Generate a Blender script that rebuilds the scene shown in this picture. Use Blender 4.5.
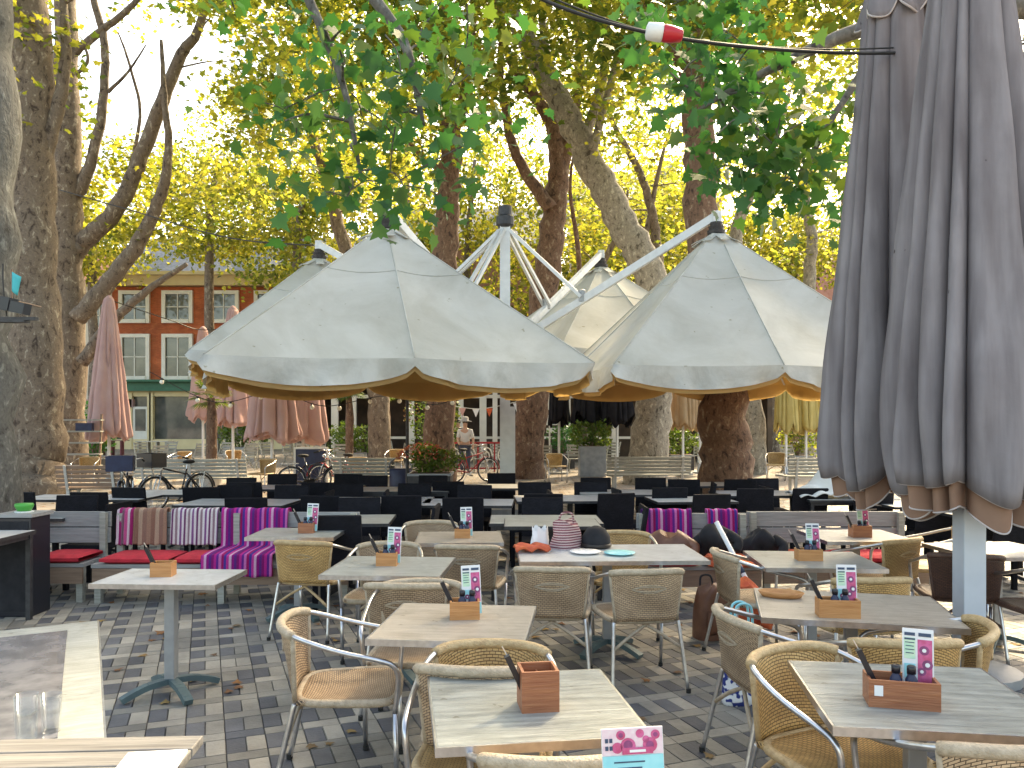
import bpy, bmesh, math, random
import numpy as np
from mathutils import Vector, Matrix
R = math.radians
for o in list(bpy.data.objects): bpy.data.objects.remove(o)
scn = bpy.context.scene
C = scn.collection

# ------------------------------------------------------------------ camera, sky, sun
cam_d = bpy.data.cameras.new('camera'); cam = bpy.data.objects.new('camera', cam_d); C.objects.link(cam)
cam_d.sensor_width = 36.0; cam_d.lens = 28.125; cam_d.shift_y = 36/1024
cam_d.clip_start = 0.05; cam_d.clip_end = 2000
cam.location = (0, 0, 1.75); cam.rotation_euler = (R(90), 0, 0)
scn.camera = cam
SUN_EL, SUN_AZ = 43.0, 27.0          # azimuth measured from +Y towards +X
world = bpy.data.worlds.new('World'); scn.world = world; world.use_nodes = True
wn = world.node_tree.nodes; wl = world.node_tree.links
bg = wn['Background']; sky = wn.new('ShaderNodeTexSky'); sky.sky_type = 'NISHITA'; sky.sun_disc = False
sky.sun_elevation = R(SUN_EL); sky.sun_rotation = R(SUN_AZ); sky.air_density = 1.0; sky.dust_density = 3.0; sky.ozone_density = 1.0
wl.new(sky.outputs[0], bg.inputs[0]); bg.inputs[1].default_value = 0.15
sun_d = bpy.data.lights.new('sun', 'SUN'); sun_d.energy = 2.6; sun_d.angle = R(5); sun_d.color = (1, .9, .74)
sun = bpy.data.objects.new('sun', sun_d); C.objects.link(sun)
sdir = Vector((math.sin(R(SUN_AZ))*math.cos(R(SUN_EL)), math.cos(R(SUN_AZ))*math.cos(R(SUN_EL)), math.sin(R(SUN_EL))))
sun.rotation_euler = sdir.to_track_quat('Z', 'Y').to_euler(); sun.location = (0, 0, 40)
scn.view_settings.view_transform = 'Standard'; scn.view_settings.look = 'None'
scn.view_settings.use_white_balance = True; scn.view_settings.white_balance_temperature = 8700; scn.view_settings.white_balance_tint = 6
scn.view_settings.exposure = 2.2; scn.view_settings.gamma = 1.0; scn.view_settings.use_curve_mapping = False

# ------------------------------------------------------------------ helpers
class MB:
    def __init__(s): s.v = []; s.f = []; s.mi = []; s.cur = 0
    def add(s, vs, fs):
        b = len(s.v); s.v += [tuple(p) for p in vs]
        for f in fs: s.f.append([b+i for i in f]); s.mi.append(s.cur)
        return s
    def box(s, c, d, rz=0, rx=0, ry=0, taper=1.0):
        m = Matrix.Rotation(rz, 3, 'Z') @ Matrix.Rotation(ry, 3, 'Y') @ Matrix.Rotation(rx, 3, 'X')
        vs = []
        for z in (-1, 1):
            t = taper if z > 0 else 1
            for x, y in ((-1, -1), (1, -1), (1, 1), (-1, 1)):
                vs.append(Vector(c) + m @ Vector((x*d[0]/2*t, y*d[1]/2*t, z*d[2]/2)))
        return s.add(vs, [(3,2,1,0),(4,5,6,7),(0,1,5,4),(1,2,6,5),(2,3,7,6),(3,0,4,7)])
    def beam(s, a, b, w, h, up=(0, 0, 1)):
        a = Vector(a); b = Vector(b); d = (b-a).normalized(); u = Vector(up)
        if abs(d.dot(u)) > .98: u = Vector((0, 1, 0))
        x = d.cross(u).normalized(); y = x.cross(d)
        vs = []
        for p in (a, b):
            for i, j in ((-1,-1),(1,-1),(1,1),(-1,1)): vs.append(p + x*i*w/2 + y*j*h/2)
        return s.add(vs, [(3,2,1,0),(4,5,6,7),(0,1,5,4),(1,2,6,5),(2,3,7,6),(3,0,4,7)])
    def tube(s, pts, r, n=8, cap=True, jit=0, rnd=None):
        P = [Vector(p) for p in pts]; k = len(P)
        rs = r if isinstance(r, (list, tuple)) else [r]*k
        T = []
        for i in range(k):
            a = P[max(i-1, 0)]; b = P[min(i+1, k-1)]; T.append((b-a).normalized())
        ref = Vector((0, 0, 1)) if abs(T[0].z) < .9 else Vector((1, 0, 0))
        x = T[0].cross(ref).normalized(); vs = []
        for i in range(k):
            x = (x - T[i]*x.dot(T[i])).normalized(); y = T[i].cross(x)
            for j in range(n):
                a = 2*math.pi*j/n; rr = rs[i]
                if jit: rr *= 1 + jit*(rnd(P[i], a))
                vs.append(P[i] + x*math.cos(a)*rr + y*math.sin(a)*rr)
        fs = []
        for i in range(k-1):
            for j in range(n):
                a = i*n+j; b = i*n+(j+1) % n
                fs.append((a, b, b+n, a+n))
        if cap: fs.append(tuple(reversed(range(n)))); fs.append(tuple(range((k-1)*n, k*n)))
        return s.add(vs, fs)
    def lathe(s, prof, n=16, c=(0, 0, 0), cap=True):
        vs = []; k = len(prof)
        for r, z in prof:
            for j in range(n):
                a = 2*math.pi*j/n; vs.append((c[0]+r*math.cos(a), c[1]+r*math.sin(a), c[2]+z))
        fs = [(i*n+j, i*n+(j+1) % n, (i+1)*n+(j+1) % n, (i+1)*n+j) for i in range(k-1) for j in range(n)]
        if cap: fs.append(tuple(reversed(range(n)))); fs.append(tuple(range((k-1)*n, k*n)))
        return s.add(vs, fs)
    def grid(s, fn, nu, nv, wrap=False):
        vs = [fn(i/nu, j/nv) for j in range(nv+1) for i in range(nu if wrap else nu+1)]
        w = nu if wrap else nu+1
        fs = []
        for j in range(nv):
            for i in range(nu):
                a = j*w+i; b = j*w+(i+1) % w
                fs.append((a, b, b+w, a+w))
        return s.add(vs, fs)
    def torus(s, c, R0, r, axis='Y', n=28, m=8, sc=1):
        vs = []
        for i in range(n):
            a = 2*math.pi*i/n
            for j in range(m):
                b = 2*math.pi*j/m; q = R0 + r*math.cos(b)
                p = (q*math.cos(a), r*math.sin(b), q*math.sin(a)) if axis == 'Y' else ((r*math.sin(b), q*math.cos(a), q*math.sin(a)) if axis == 'X' else (q*math.cos(a), q*math.sin(a), r*math.sin(b)))
                vs.append((c[0]+p[0], c[1]+p[1], c[2]+p[2]))
        fs = [(i*m+j, ((i+1) % n)*m+j, ((i+1) % n)*m+(j+1) % m, i*m+(j+1) % m) for i in range(n) for j in range(m)]
        return s.add(vs, fs)
    def ball(s, c, r, n=12, m=8, sc=(1, 1, 1)):
        prof = [(max(r*math.sin(math.pi*i/m), 1e-4), -r*math.cos(math.pi*i/m)) for i in range(m+1)]
        vs = []
        for q, z in prof:
            for j in range(n):
                a = 2*math.pi*j/n; vs.append((c[0]+q*math.cos(a)*sc[0], c[1]+q*math.sin(a)*sc[1], c[2]+z*sc[2]))
        return s.add(vs, [(i*n+j, i*n+(j+1) % n, (i+1)*n+(j+1) % n, (i+1)*n+j) for i in range(m) for j in range(n)])
    def build(s, name, mat, parent=None, smooth=False, bevel=0, solid=0, soff=0):
        me = bpy.data.meshes.new(name); me.from_pydata(s.v, [], s.f)
        mats = mat if isinstance(mat, (list, tuple)) else [mat]
        for m in mats: me.materials.append(m)
        if len(mats) > 1: me.polygons.foreach_set('material_index', s.mi)
        if smooth: me.polygons.foreach_set('use_smooth', [True]*len(me.polygons))
        me.update()
        o = bpy.data.objects.new(name, me); C.objects.link(o)
        if parent: o.parent = parent
        if solid:
            m = o.modifiers.new('s', 'SOLIDIFY'); m.thickness = solid; m.offset = soff
        if bevel:
            m = o.modifiers.new('b', 'BEVEL'); m.width = bevel; m.segments = 2; m.limit_method = 'ANGLE'
            m.angle_limit = R(40)
        return o

def tag(o, label=None, cat=None, group=None, kind=None):
    if label: o['label'] = label
    if cat: o['category'] = cat
    if group: o['group'] = group
    if kind: o['kind'] = kind
    return o
def thing(name, label, cat, loc=(0, 0, 0), rz=0, group=None):
    o = bpy.data.objects.new(name, None); C.objects.link(o); o.location = loc; o.rotation_euler = (0, 0, rz)
    o.empty_display_size = .2
    return tag(o, label, cat, group)
def dup(o, parent=None):
    c = o.copy(); C.objects.link(c)
    if parent: c.parent = parent
    for ch in list(o.children): dup(ch, c)
    return c
def put(o, loc, rz=0, label=None, group=None):
    o.location = loc; o.rotation_euler = (0, 0, rz)
    if label: o['label'] = label
    if group: o['group'] = group
    return o
def W(x, y, Y): return Vector(((x-512)*Y/800, Y, 1.75+(420-y)*Y/800))
def lerp(a, b, t): return a+(b-a)*t
def smooth_path(pts, n=6):
    P = [Vector(p) for p in pts]; out = []
    for i in range(len(P)-1):
        p0 = P[max(i-1, 0)]; p1 = P[i]; p2 = P[i+1]; p3 = P[min(i+2, len(P)-1)]
        for k in range(n):
            t = k/n
            out.append(.5*((2*p1)+(p2-p0)*t+(2*p0-5*p1+4*p2-p3)*t*t+(3*p1-p0-3*p2+p3)*t**3))
    out.append(P[-1]); return out
def smooth_vals(v, n=6):
    out = []
    for i in range(len(v)-1):
        for k in range(n): out.append(lerp(v[i], v[i+1], k/n))
    out.append(v[-1]); return out

# ------------------------------------------------------------------ materials
def mat(name, c1, c2=None, scale=8, rough=.6, metal=0, bump=0, bscale=None, detail=6, ramp=(.35, .65), coords='Object', stretch=None, spec=.5, transl=None, coat=0):
    m = bpy.data.materials.new(name); m.use_nodes = True
    nt = m.node_tree; n = nt.nodes; l = nt.links; p = n['Principled BSDF']
    p.inputs['Roughness'].default_value = rough; p.inputs['Metallic'].default_value = metal
    p.inputs['Specular IOR Level'].default_value = spec
    if coat: p.inputs['Coat Weight'].default_value = coat; p.inputs['Coat Roughness'].default_value = .08
    c1 = (*c1, 1); p.inputs['Base Color'].default_value = c1
    tc = n.new('ShaderNodeTexCoord'); vec = tc.outputs[coords]
    if stretch:
        mp = n.new('ShaderNodeMapping'); mp.inputs['Scale'].default_value = stretch; l.new(vec, mp.inputs[0]); vec = mp.outputs[0]
    if c2 is not None:
        nz = n.new('ShaderNodeTexNoise'); nz.inputs['Scale'].default_value = scale; nz.inputs['Detail'].default_value = detail
        l.new(vec, nz.inputs['Vector'])
        cr = n.new('ShaderNodeValToRGB'); cr.color_ramp.elements[0].position = ramp[0]; cr.color_ramp.elements[1].position = ramp[1]
        cr.color_ramp.elements[0].color = c1; cr.color_ramp.elements[1].color = (*c2, 1)
        l.new(nz.outputs[0], cr.inputs[0]); l.new(cr.outputs[0], p.inputs['Base Color'])
        m['_col'] = 1
    if bump:
        nb = n.new('ShaderNodeTexNoise'); nb.inputs['Scale'].default_value = bscale or scale*3; nb.inputs['Detail'].default_value = 5
        l.new(vec, nb.inputs['Vector'])
        b = n.new('ShaderNodeBump'); b.inputs['Strength'].default_value = bump; b.inputs['Distance'].default_value = .02
        l.new(nb.outputs[0], b.inputs['Height']); l.new(b.outputs[0], p.inputs['Normal'])
    if transl:
        tr = n.new('ShaderNodeBsdfTranslucent'); tr.inputs[0].default_value = (*transl[1], 1)
        mx = n.new('ShaderNodeMixShader'); mx.inputs[0].default_value = transl[0]
        l.new(p.outputs[0], mx.inputs[1]); l.new(tr.outputs[0], mx.inputs[2]); l.new(mx.outputs[0], n['Material Output'].inputs[0])
    return m

def weave_mat(name, c1, c2, dark, sc=60):
    m = bpy.data.materials.new(name); m.use_nodes = True
    nt = m.node_tree; n = nt.nodes; l = nt.links; p = n['Principled BSDF']; p.inputs['Roughness'].default_value = .5 if c1[0] > .1 else .75
    p.inputs['Specular IOR Level'].default_value = .4 if c1[0] > .1 else .2
    tc = n.new('ShaderNodeTexCoord')
    sp = n.new('ShaderNodeSeparateXYZ'); l.new(tc.outputs['Object'], sp.inputs[0])
    ad = n.new('ShaderNodeMath'); ad.operation = 'ADD'; l.new(sp.outputs[1], ad.inputs[0]); l.new(sp.outputs[2], ad.inputs[1])
    cb = n.new('ShaderNodeCombineXYZ'); l.new(sp.outputs[0], cb.inputs[0]); l.new(ad.outputs[0], cb.inputs[1])
    bk = n.new('ShaderNodeTexBrick'); bk.inputs['Scale'].default_value = 1; bk.inputs['Brick Width'].default_value = 1.5/sc
    bk.inputs['Row Height'].default_value = .62/sc; bk.inputs['Mortar Size'].default_value = .085/sc; bk.inputs['Mortar Smooth'].default_value = .4
    bk.inputs['Color1'].default_value = (*c1, 1); bk.inputs['Color2'].default_value = (*c2, 1); bk.inputs['Mortar'].default_value = (*dark, 1)
    l.new(cb.outputs[0], bk.inputs[0])
    nz = n.new('ShaderNodeTexNoise'); nz.inputs['Scale'].default_value = 9; nz.inputs['Detail'].default_value = 5; l.new(tc.outputs['Object'], nz.inputs[0])
    mx = n.new('ShaderNodeMix'); mx.data_type = 'RGBA'; mx.blend_type = 'MULTIPLY'; mx.inputs[0].default_value = .55
    cr = n.new('ShaderNodeValToRGB'); cr.color_ramp.elements[0].position = .3; cr.color_ramp.elements[0].color = (.5, .45, .4, 1); cr.color_ramp.elements[1].position = .6
    l.new(nz.outputs[0], cr.inputs[0]); l.new(bk.outputs[0], mx.inputs[6]); l.new(cr.outputs[0], mx.inputs[7])
    oi = n.new('ShaderNodeObjectInfo'); hs = n.new('ShaderNodeHueSaturation'); mr = n.new('ShaderNodeMapRange'); mr.inputs[3].default_value = .74; mr.inputs[4].default_value = 1.18
    l.new(oi.outputs['Random'], mr.inputs[0]); l.new(mr.outputs[0], hs.inputs['Value']); l.new(mx.outputs[2], hs.inputs['Color']); l.new(hs.outputs[0], p.inputs['Base Color'])
    b = n.new('ShaderNodeBump'); b.inputs['Strength'].default_value = .8; b.inputs['Distance'].default_value = .004; b.invert = True
    l.new(bk.outputs['Fac'], b.inputs['Height']); l.new(b.outputs[0], p.inputs['Normal'])
    return m

def leaf_mat(name, cols, tw=.55, tcol=None, rough=.45):
    m = bpy.data.materials.new(name); m.use_nodes = True
    nt = m.node_tree; n = nt.nodes; l = nt.links; p = n['Principled BSDF']; p.inputs['Roughness'].default_value = rough
    p.inputs['Specular IOR Level'].default_value = .4
    ge = n.new('ShaderNodeNewGeometry'); cr = n.new('ShaderNodeValToRGB')
    e = cr.color_ramp.elements
    for i, (pos, c) in enumerate(cols):
        k = e[i] if i < 2 else e.new(pos)
        k.position = pos; k.color = (*c, 1)
    tc = n.new('ShaderNodeTexCoord'); nz = n.new('ShaderNodeTexNoise'); nz.inputs['Scale'].default_value = .55; nz.inputs['Detail'].default_value = 2
    l.new(tc.outputs['Object'], nz.inputs[0])
    ma = n.new('ShaderNodeMath'); ma.operation = 'MULTIPLY_ADD'; ma.inputs[1].default_value = .5
    mb = n.new('ShaderNodeMath'); mb.operation = 'MULTIPLY_ADD'; mb.inputs[1].default_value = 1.3; mb.inputs[2].default_value = -.46
    l.new(nz.outputs[0], mb.inputs[0]); l.new(ge.outputs['Random Per Island'], ma.inputs[0]); l.new(mb.outputs[0], ma.inputs[2])
    l.new(ma.outputs[0], cr.inputs[0]); l.new(cr.outputs[0], p.inputs['Base Color'])
    tr = n.new('ShaderNodeBsdfTranslucent')
    mu = n.new('ShaderNodeMix'); mu.data_type = 'RGBA'; mu.blend_type = 'MULTIPLY'; mu.inputs[0].default_value = 1; mu.inputs[7].default_value = (*(tcol or (1.6, 1.55, .8)), 1)
    l.new(cr.outputs[0], mu.inputs[6]); l.new(mu.outputs[2], tr.inputs[0])
    mx = n.new('ShaderNodeMixShader'); mx.inputs[0].default_value = tw
    l.new(p.outputs[0], mx.inputs[1]); l.new(tr.outputs[0], mx.inputs[2]); l.new(mx.outputs[0], n['Material Output'].inputs[0])
    return m

def bark_mat(name, base, dark, pale, sc=3.0):
    m = bpy.data.materials.new(name); m.use_nodes = True
    nt = m.node_tree; n = nt.nodes; l = nt.links; p = n['Principled BSDF']; p.inputs['Roughness'].default_value = .85
    tc = n.new('ShaderNodeTexCoord')
    nz = n.new('ShaderNodeTexNoise'); nz.inputs['Scale'].default_value = sc; nz.inputs['Detail'].default_value = 8; nz.inputs['Roughness'].default_value = .62; nz.inputs['Distortion'].default_value = .6
    mp = n.new('ShaderNodeMapping'); mp.inputs['Scale'].default_value = (1.6, 1.6, .9); l.new(tc.outputs['Object'], mp.inputs[0]); l.new(mp.outputs[0], nz.inputs[0])
    cr = n.new('ShaderNodeValToRGB'); cr.color_ramp.interpolation = 'LINEAR'
    e = cr.color_ramp.elements; e[0].position = .36; e[0].color = (*dark, 1); e[1].position = .64; e[1].color = (*pale, 1)
    k = e.new(.44); k.color = (*base, 1); k = e.new(.57); k.color = (*[b*1.12 for b in base], 1)
    l.new(nz.outputs[0], cr.inputs[0])
    n2 = n.new('ShaderNodeTexNoise'); n2.inputs['Scale'].default_value = 26; n2.inputs['Detail'].default_value = 6; l.new(tc.outputs['Object'], n2.inputs[0])
    mx = n.new('ShaderNodeMix'); mx.data_type = 'RGBA'; mx.blend_type = 'OVERLAY'; mx.inputs[0].default_value = .5
    l.new(cr.outputs[0], mx.inputs[6]); l.new(n2.outputs[0], mx.inputs[7]); l.new(mx.outputs[2], p.inputs['Base Color'])
    b = n.new('ShaderNodeBump'); b.inputs['Strength'].default_value = .7; b.inputs['Distance'].default_value = .03
    l.new(nz.outputs[0], b.inputs['Height'])
    b2 = n.new('ShaderNodeBump'); b2.inputs['Strength'].default_value = .5; b2.inputs['Distance'].default_value = .012
    l.new(n2.outputs[0], b2.inputs['Height']); l.new(b.outputs[0], b2.inputs['Normal']); l.new(b2.outputs[0], p.inputs['Normal'])
    return m

def island_mat(name, cols, rough=.8, bump=.3, bscale=60, stain=.75):
    m = bpy.data.materials.new(name); m.use_nodes = True
    nt = m.node_tree; n = nt.nodes; l = nt.links; p = n['Principled BSDF']; p.inputs['Roughness'].default_value = rough
    ge = n.new('ShaderNodeNewGeometry'); cr = n.new('ShaderNodeValToRGB'); e = cr.color_ramp.elements
    for i, (pos, c) in enumerate(cols):
        k = e[i] if i < 2 else e.new(pos)
        k.position = pos; k.color = (*c, 1)
    l.new(ge.outputs['Random Per Island'], cr.inputs[0])
    tc = n.new('ShaderNodeTexCoord'); nz = n.new('ShaderNodeTexNoise'); nz.inputs['Scale'].default_value = 1.7; nz.inputs['Detail'].default_value = 9; nz.inputs['Roughness'].default_value = .7
    l.new(tc.outputs['Object'], nz.inputs[0])
    c2 = n.new('ShaderNodeValToRGB'); c2.color_ramp.elements[0].position = .32; c2.color_ramp.elements[0].color = (.45, .43, .42, 1); c2.color_ramp.elements[1].position = .62; c2.color_ramp.elements[1].color = (1.15, 1.12, 1.1, 1)
    l.new(nz.outputs[0], c2.inputs[0])
    mx = n.new('ShaderNodeMix'); mx.data_type = 'RGBA'; mx.blend_type = 'MULTIPLY'; mx.inputs[0].default_value = stain
    l.new(cr.outputs[0], mx.inputs[6]); l.new(c2.outputs[0], mx.inputs[7]); l.new(mx.outputs[2], p.inputs['Base Color'])
    nb = n.new('ShaderNodeTexNoise'); nb.inputs['Scale'].default_value = bscale; nb.inputs['Detail'].default_value = 4; l.new(tc.outputs['Object'], nb.inputs[0])
    b = n.new('ShaderNodeBump'); b.inputs['Strength'].default_value = bump; b.inputs['Distance'].default_value = .01
    l.new(nb.outputs[0], b.inputs['Height']); l.new(b.outputs[0], p.inputs['Normal'])
    return m

def stripe_mat(name, cols, scale, axis=0, rough=.9):
    m = bpy.data.materials.new(name); m.use_nodes = True
    nt = m.node_tree; n = nt.nodes; l = nt.links; p = n['Principled BSDF']; p.inputs['Roughness'].default_value = rough; p.inputs['Specular IOR Level'].default_value = .15
    tc = n.new('ShaderNodeTexCoord'); sp = n.new('ShaderNodeSeparateXYZ'); l.new(tc.outputs['Object'], sp.inputs[0])
    mu = n.new('ShaderNodeMath'); mu.operation = 'MULTIPLY_ADD'; mu.inputs[1].default_value = scale; mu.inputs[2].default_value = 10; l.new(sp.outputs[axis], mu.inputs[0])
    fr = n.new('ShaderNodeMath'); fr.operation = 'FRACT'; l.new(mu.outputs[0], fr.inputs[0])
    cr = n.new('ShaderNodeValToRGB'); cr.color_ramp.interpolation = 'CONSTANT'; e = cr.color_ramp.elements
    for i, c in enumerate(cols):
        pos = i/len(cols); k = e[i] if i < 2 else e.new(pos)
        k.position = pos; k.color = (*c, 1)
    l.new(fr.outputs[0], cr.inputs[0])
    nz = n.new('ShaderNodeTexNoise'); nz.inputs['Scale'].default_value = 220; l.new(tc.outputs['Object'], nz.inputs[0])
    mx = n.new('ShaderNodeMix'); mx.data_type = 'RGBA'; mx.blend_type = 'OVERLAY'; mx.inputs[0].default_value = .6
    l.new(cr.outputs[0], mx.inputs[6]); l.new(nz.outputs[0], mx.inputs[7]); l.new(mx.outputs[2], p.inputs['Base Color'])
    b = n.new('ShaderNodeBump'); b.inputs['Strength'].default_value = .5; b.inputs['Distance'].default_value = .004; l.new(nz.outputs[0], b.inputs['Height']); l.new(b.outputs[0], p.inputs['Normal'])
    return m

def plank_mat(name, c1, c2, scale=4, rough=.55, stretch=(1, 12, 12), bump=.25):
    return mat(name, c1, c2, scale=scale, rough=rough, stretch=stretch, bump=bump, bscale=scale*2, detail=8, ramp=(.3, .7))

M = {}
M['alu'] = mat('brushed_aluminium', (.62, .62, .64), (.5, .5, .52), 30, .28, .95)
M['steel_dark'] = mat('dark_steel', (.03, .03, .035), (.05, .05, .055), 20, .45, .3)
M['black_wicker'] = weave_mat('black_wicker', (.012, .012, .018), (.02, .02, .028), (.004, .004, .006), 70)
M['rattan'] = weave_mat('golden_rattan', (.64, .4, .165), (.55, .33, .13), (.10, .055, .02))
M['rattan_grey'] = weave_mat('greyed_rattan', (.58, .41, .265), (.5, .345, .22), (.08, .055, .035))
M['rattan_brown'] = weave_mat('brown_rattan', (.12, .055, .035), (.09, .042, .03), (.03, .015, .012))
M['wrap'] = mat('rattan_wrap', (.55, .39, .21), (.42, .28, .14), 40, .5, bump=.4, bscale=120)
M['wrap_grey'] = mat('greyed_wrap', (.5, .4, .29), (.38, .3, .21), 40, .5, bump=.4, bscale=120)
M['wrap_brown'] = mat('brown_wrap', (.12, .06, .04), (.08, .04, .03), 40, .5, bump=.4, bscale=120)
M['top_grey'] = plank_mat('grey_green_tabletop', (.33, .34, .31), (.45, .46, .43), 3, .3)
M['top_tan'] = plank_mat('tan_tabletop', (.36, .31, .25), (.47, .415, .35), 3, .32)
M['top_slate'] = plank_mat('weathered_wood_top', (.2, .215, .205), (.37, .385, .36), 3.5, .3)
M['top_white'] = mat('pale_tabletop', (.55, .56, .56), (.62, .63, .63), 6, .28)
M['top_glass'] = mat('glossy_dark_tabletop', (.12, .125, .14), (.24, .24, .26), 9, .05, coat=.5)
M['post_grey'] = mat('grey_post', (.3, .31, .32), (.36, .37, .38), 12, .4, .3)
M['foot_teal'] = mat('teal_grey_iron', (.08, .125, .14), (.1, .16, .17), 12, .5, .2)
M['caddy'] = plank_mat('caddy_wood', (.42, .17, .055), (.55, .26, .1), 6, .45)
M['caddy_dark'] = plank_mat('red_caddy_wood', (.26, .085, .04), (.38, .15, .07), 6, .45)
M['black_plastic'] = mat('black_plastic', (.012, .013, .02), None, rough=.3)
M['navy'] = mat('navy_plastic', (.015, .02, .06), (.02, .03, .08), 10, .5)
M['white_paper'] = mat('white_paper', (.75, .76, .78), None, rough=.6)
M['pink_print'] = mat('pink_print', (.62, .12, .3), (.5, .06, .16), 40, .5)
M['cyan_print'] = mat('cyan_print', (.2, .6, .68), (.3, .68, .74), 20, .5)
M['green_print'] = mat('mint_print', (.35, .65, .5), (.6, .75, .55), 30, .5)
M['purple_print'] = mat('plum_print', (.16, .03, .1), (.3, .06, .2), 30, .5)
M['dark_print'] = mat('dark_ink', (.03, .06, .12), None, rough=.5)
M['red_fabric'] = mat('red_cushion_fabric', (.55, .02, .04), (.42, .015, .03), 14, .85, bump=.3, bscale=90)
M['orange_fabric'] = mat('orange_fabric', (.62, .14, .05), (.5, .08, .04), 14, .85, bump=.3, bscale=60)
M['bench_grey'] = plank_mat('grey_bench_board', (.22, .22, .225), (.32, .32, .32), 4, .6, (1, 10, 10))
M['bench_wood'] = plank_mat('silvery_bench_slats', (.25, .25, .22), (.38, .37, .33), 4, .65, (1, 10, 10))
M['bench_white'] = plank_mat('white_bench_slats', (.6, .6, .56), (.7, .69, .66), 4, .6, (1, 10, 10))
M['bench_brown'] = plank_mat('brown_plank', (.19, .12, .085), (.26, .17, .12), 4, .6, (1, 10, 10))
M['old_wood'] = plank_mat('old_grey_plank', (.13, .12, .11), (.25, .235, .215), 3, .6, (1, 16, 16))
M['blanket_purple'] = stripe_mat('purple_striped_wool', [(.2, .01, .12), (.42, .02, .2), (.12, .02, .2), (.5, .12, .35), (.3, .01, .1), (.06, .03, .22), (.45, .03, .22), (.55, .3, .45), (.25, .01, .16), (.1, .02, .16)], 4.2)
M['blanket_white'] = stripe_mat('white_plum_striped_wool', [(.6, .54, .56), (.15, .05, .12), (.56, .5, .5), (.26, .17, .2), (.6, .55, .56), (.2, .08, .2)], 8)
M['blanket_brown'] = stripe_mat('brown_striped_wool', [(.3, .17, .12), (.22, .11, .08), (.38, .25, .18), (.24, .13, .1)], 6)
M['blanket_pink'] = stripe_mat('pink_striped_wool', [(.5, .08, .22), (.6, .45, .5), (.3, .02, .12), (.2, .1, .14)], 9)
M['canvas'] = mat('cream_canvas', (.6, .6, .555), (.68, .675, .63), 1.1, .85, bump=.5, bscale=2.6, transl=(.2, (.62, .52, .36)), spec=.2)
M['canvas_edge'] = mat('cream_valance', (.6, .605, .575), (.68, .68, .65), 2, .85, bump=.8, bscale=5, transl=(.16, (.6, .52, .38)), spec=.2)
M['canvas_in'] = mat('sunlit_ochre_underside', (.46, .32, .15), (.55, .38, .19), 1.5, .9, bump=.2, bscale=4, transl=(.45, (.75, .46, .16)), spec=.1)  # ochre imitates sunlight coming through the canvas
M['white_metal'] = mat('white_coated_metal', (.66, .67, .68), (.58, .59, .6), 8, .35, .1)
M['grey_fabric'] = mat('grey_parasol_cloth', (.255, .235, .25), (.3, .28, .295), 2.4, .9, bump=.18, bscale=14, spec=.1, transl=(.06, (.3, .25, .25)))
def grime(m):
    nt = m.node_tree; n = nt.nodes; l = nt.links; p = n['Principled BSDF']; src = p.inputs['Base Color'].links[0].from_socket
    tc = n.new('ShaderNodeTexCoord'); mp = n.new('ShaderNodeMapping'); mp.inputs['Scale'].default_value = (9, 9, .7); l.new(tc.outputs['Object'], mp.inputs[0])
    a = n.new('ShaderNodeTexNoise'); a.inputs['Scale'].default_value = 1; a.inputs['Detail'].default_value = 7; l.new(mp.outputs[0], a.inputs[0])
    r1 = n.new('ShaderNodeValToRGB'); r1.color_ramp.elements[0].position = .3; r1.color_ramp.elements[0].color = (.62, .6, .6, 1); r1.color_ramp.elements[1].position = .62; l.new(a.outputs[0], r1.inputs[0])
    b = n.new('ShaderNodeTexNoise'); b.inputs['Scale'].default_value = 7; b.inputs['Detail'].default_value = 3; l.new(tc.outputs['Object'], b.inputs[0])
    r2 = n.new('ShaderNodeValToRGB'); r2.color_ramp.elements[0].position = .245; r2.color_ramp.elements[0].color = (.2, .17, .17, 1); r2.color_ramp.elements[1].position = .275; l.new(b.outputs[0], r2.inputs[0])
    m1 = n.new('ShaderNodeMix'); m1.data_type = 'RGBA'; m1.blend_type = 'MULTIPLY'; m1.inputs[0].default_value = 1; l.new(src, m1.inputs[6]); l.new(r1.outputs[0], m1.inputs[7])
    m2 = n.new('ShaderNodeMix'); m2.data_type = 'RGBA'; m2.blend_type = 'MULTIPLY'; m2.inputs[0].default_value = 1; l.new(m1.outputs[2], m2.inputs[6]); l.new(r2.outputs[0], m2.inputs[7]); l.new(m2.outputs[2], p.inputs['Base Color'])
grime(M['grey_fabric'])
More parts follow.
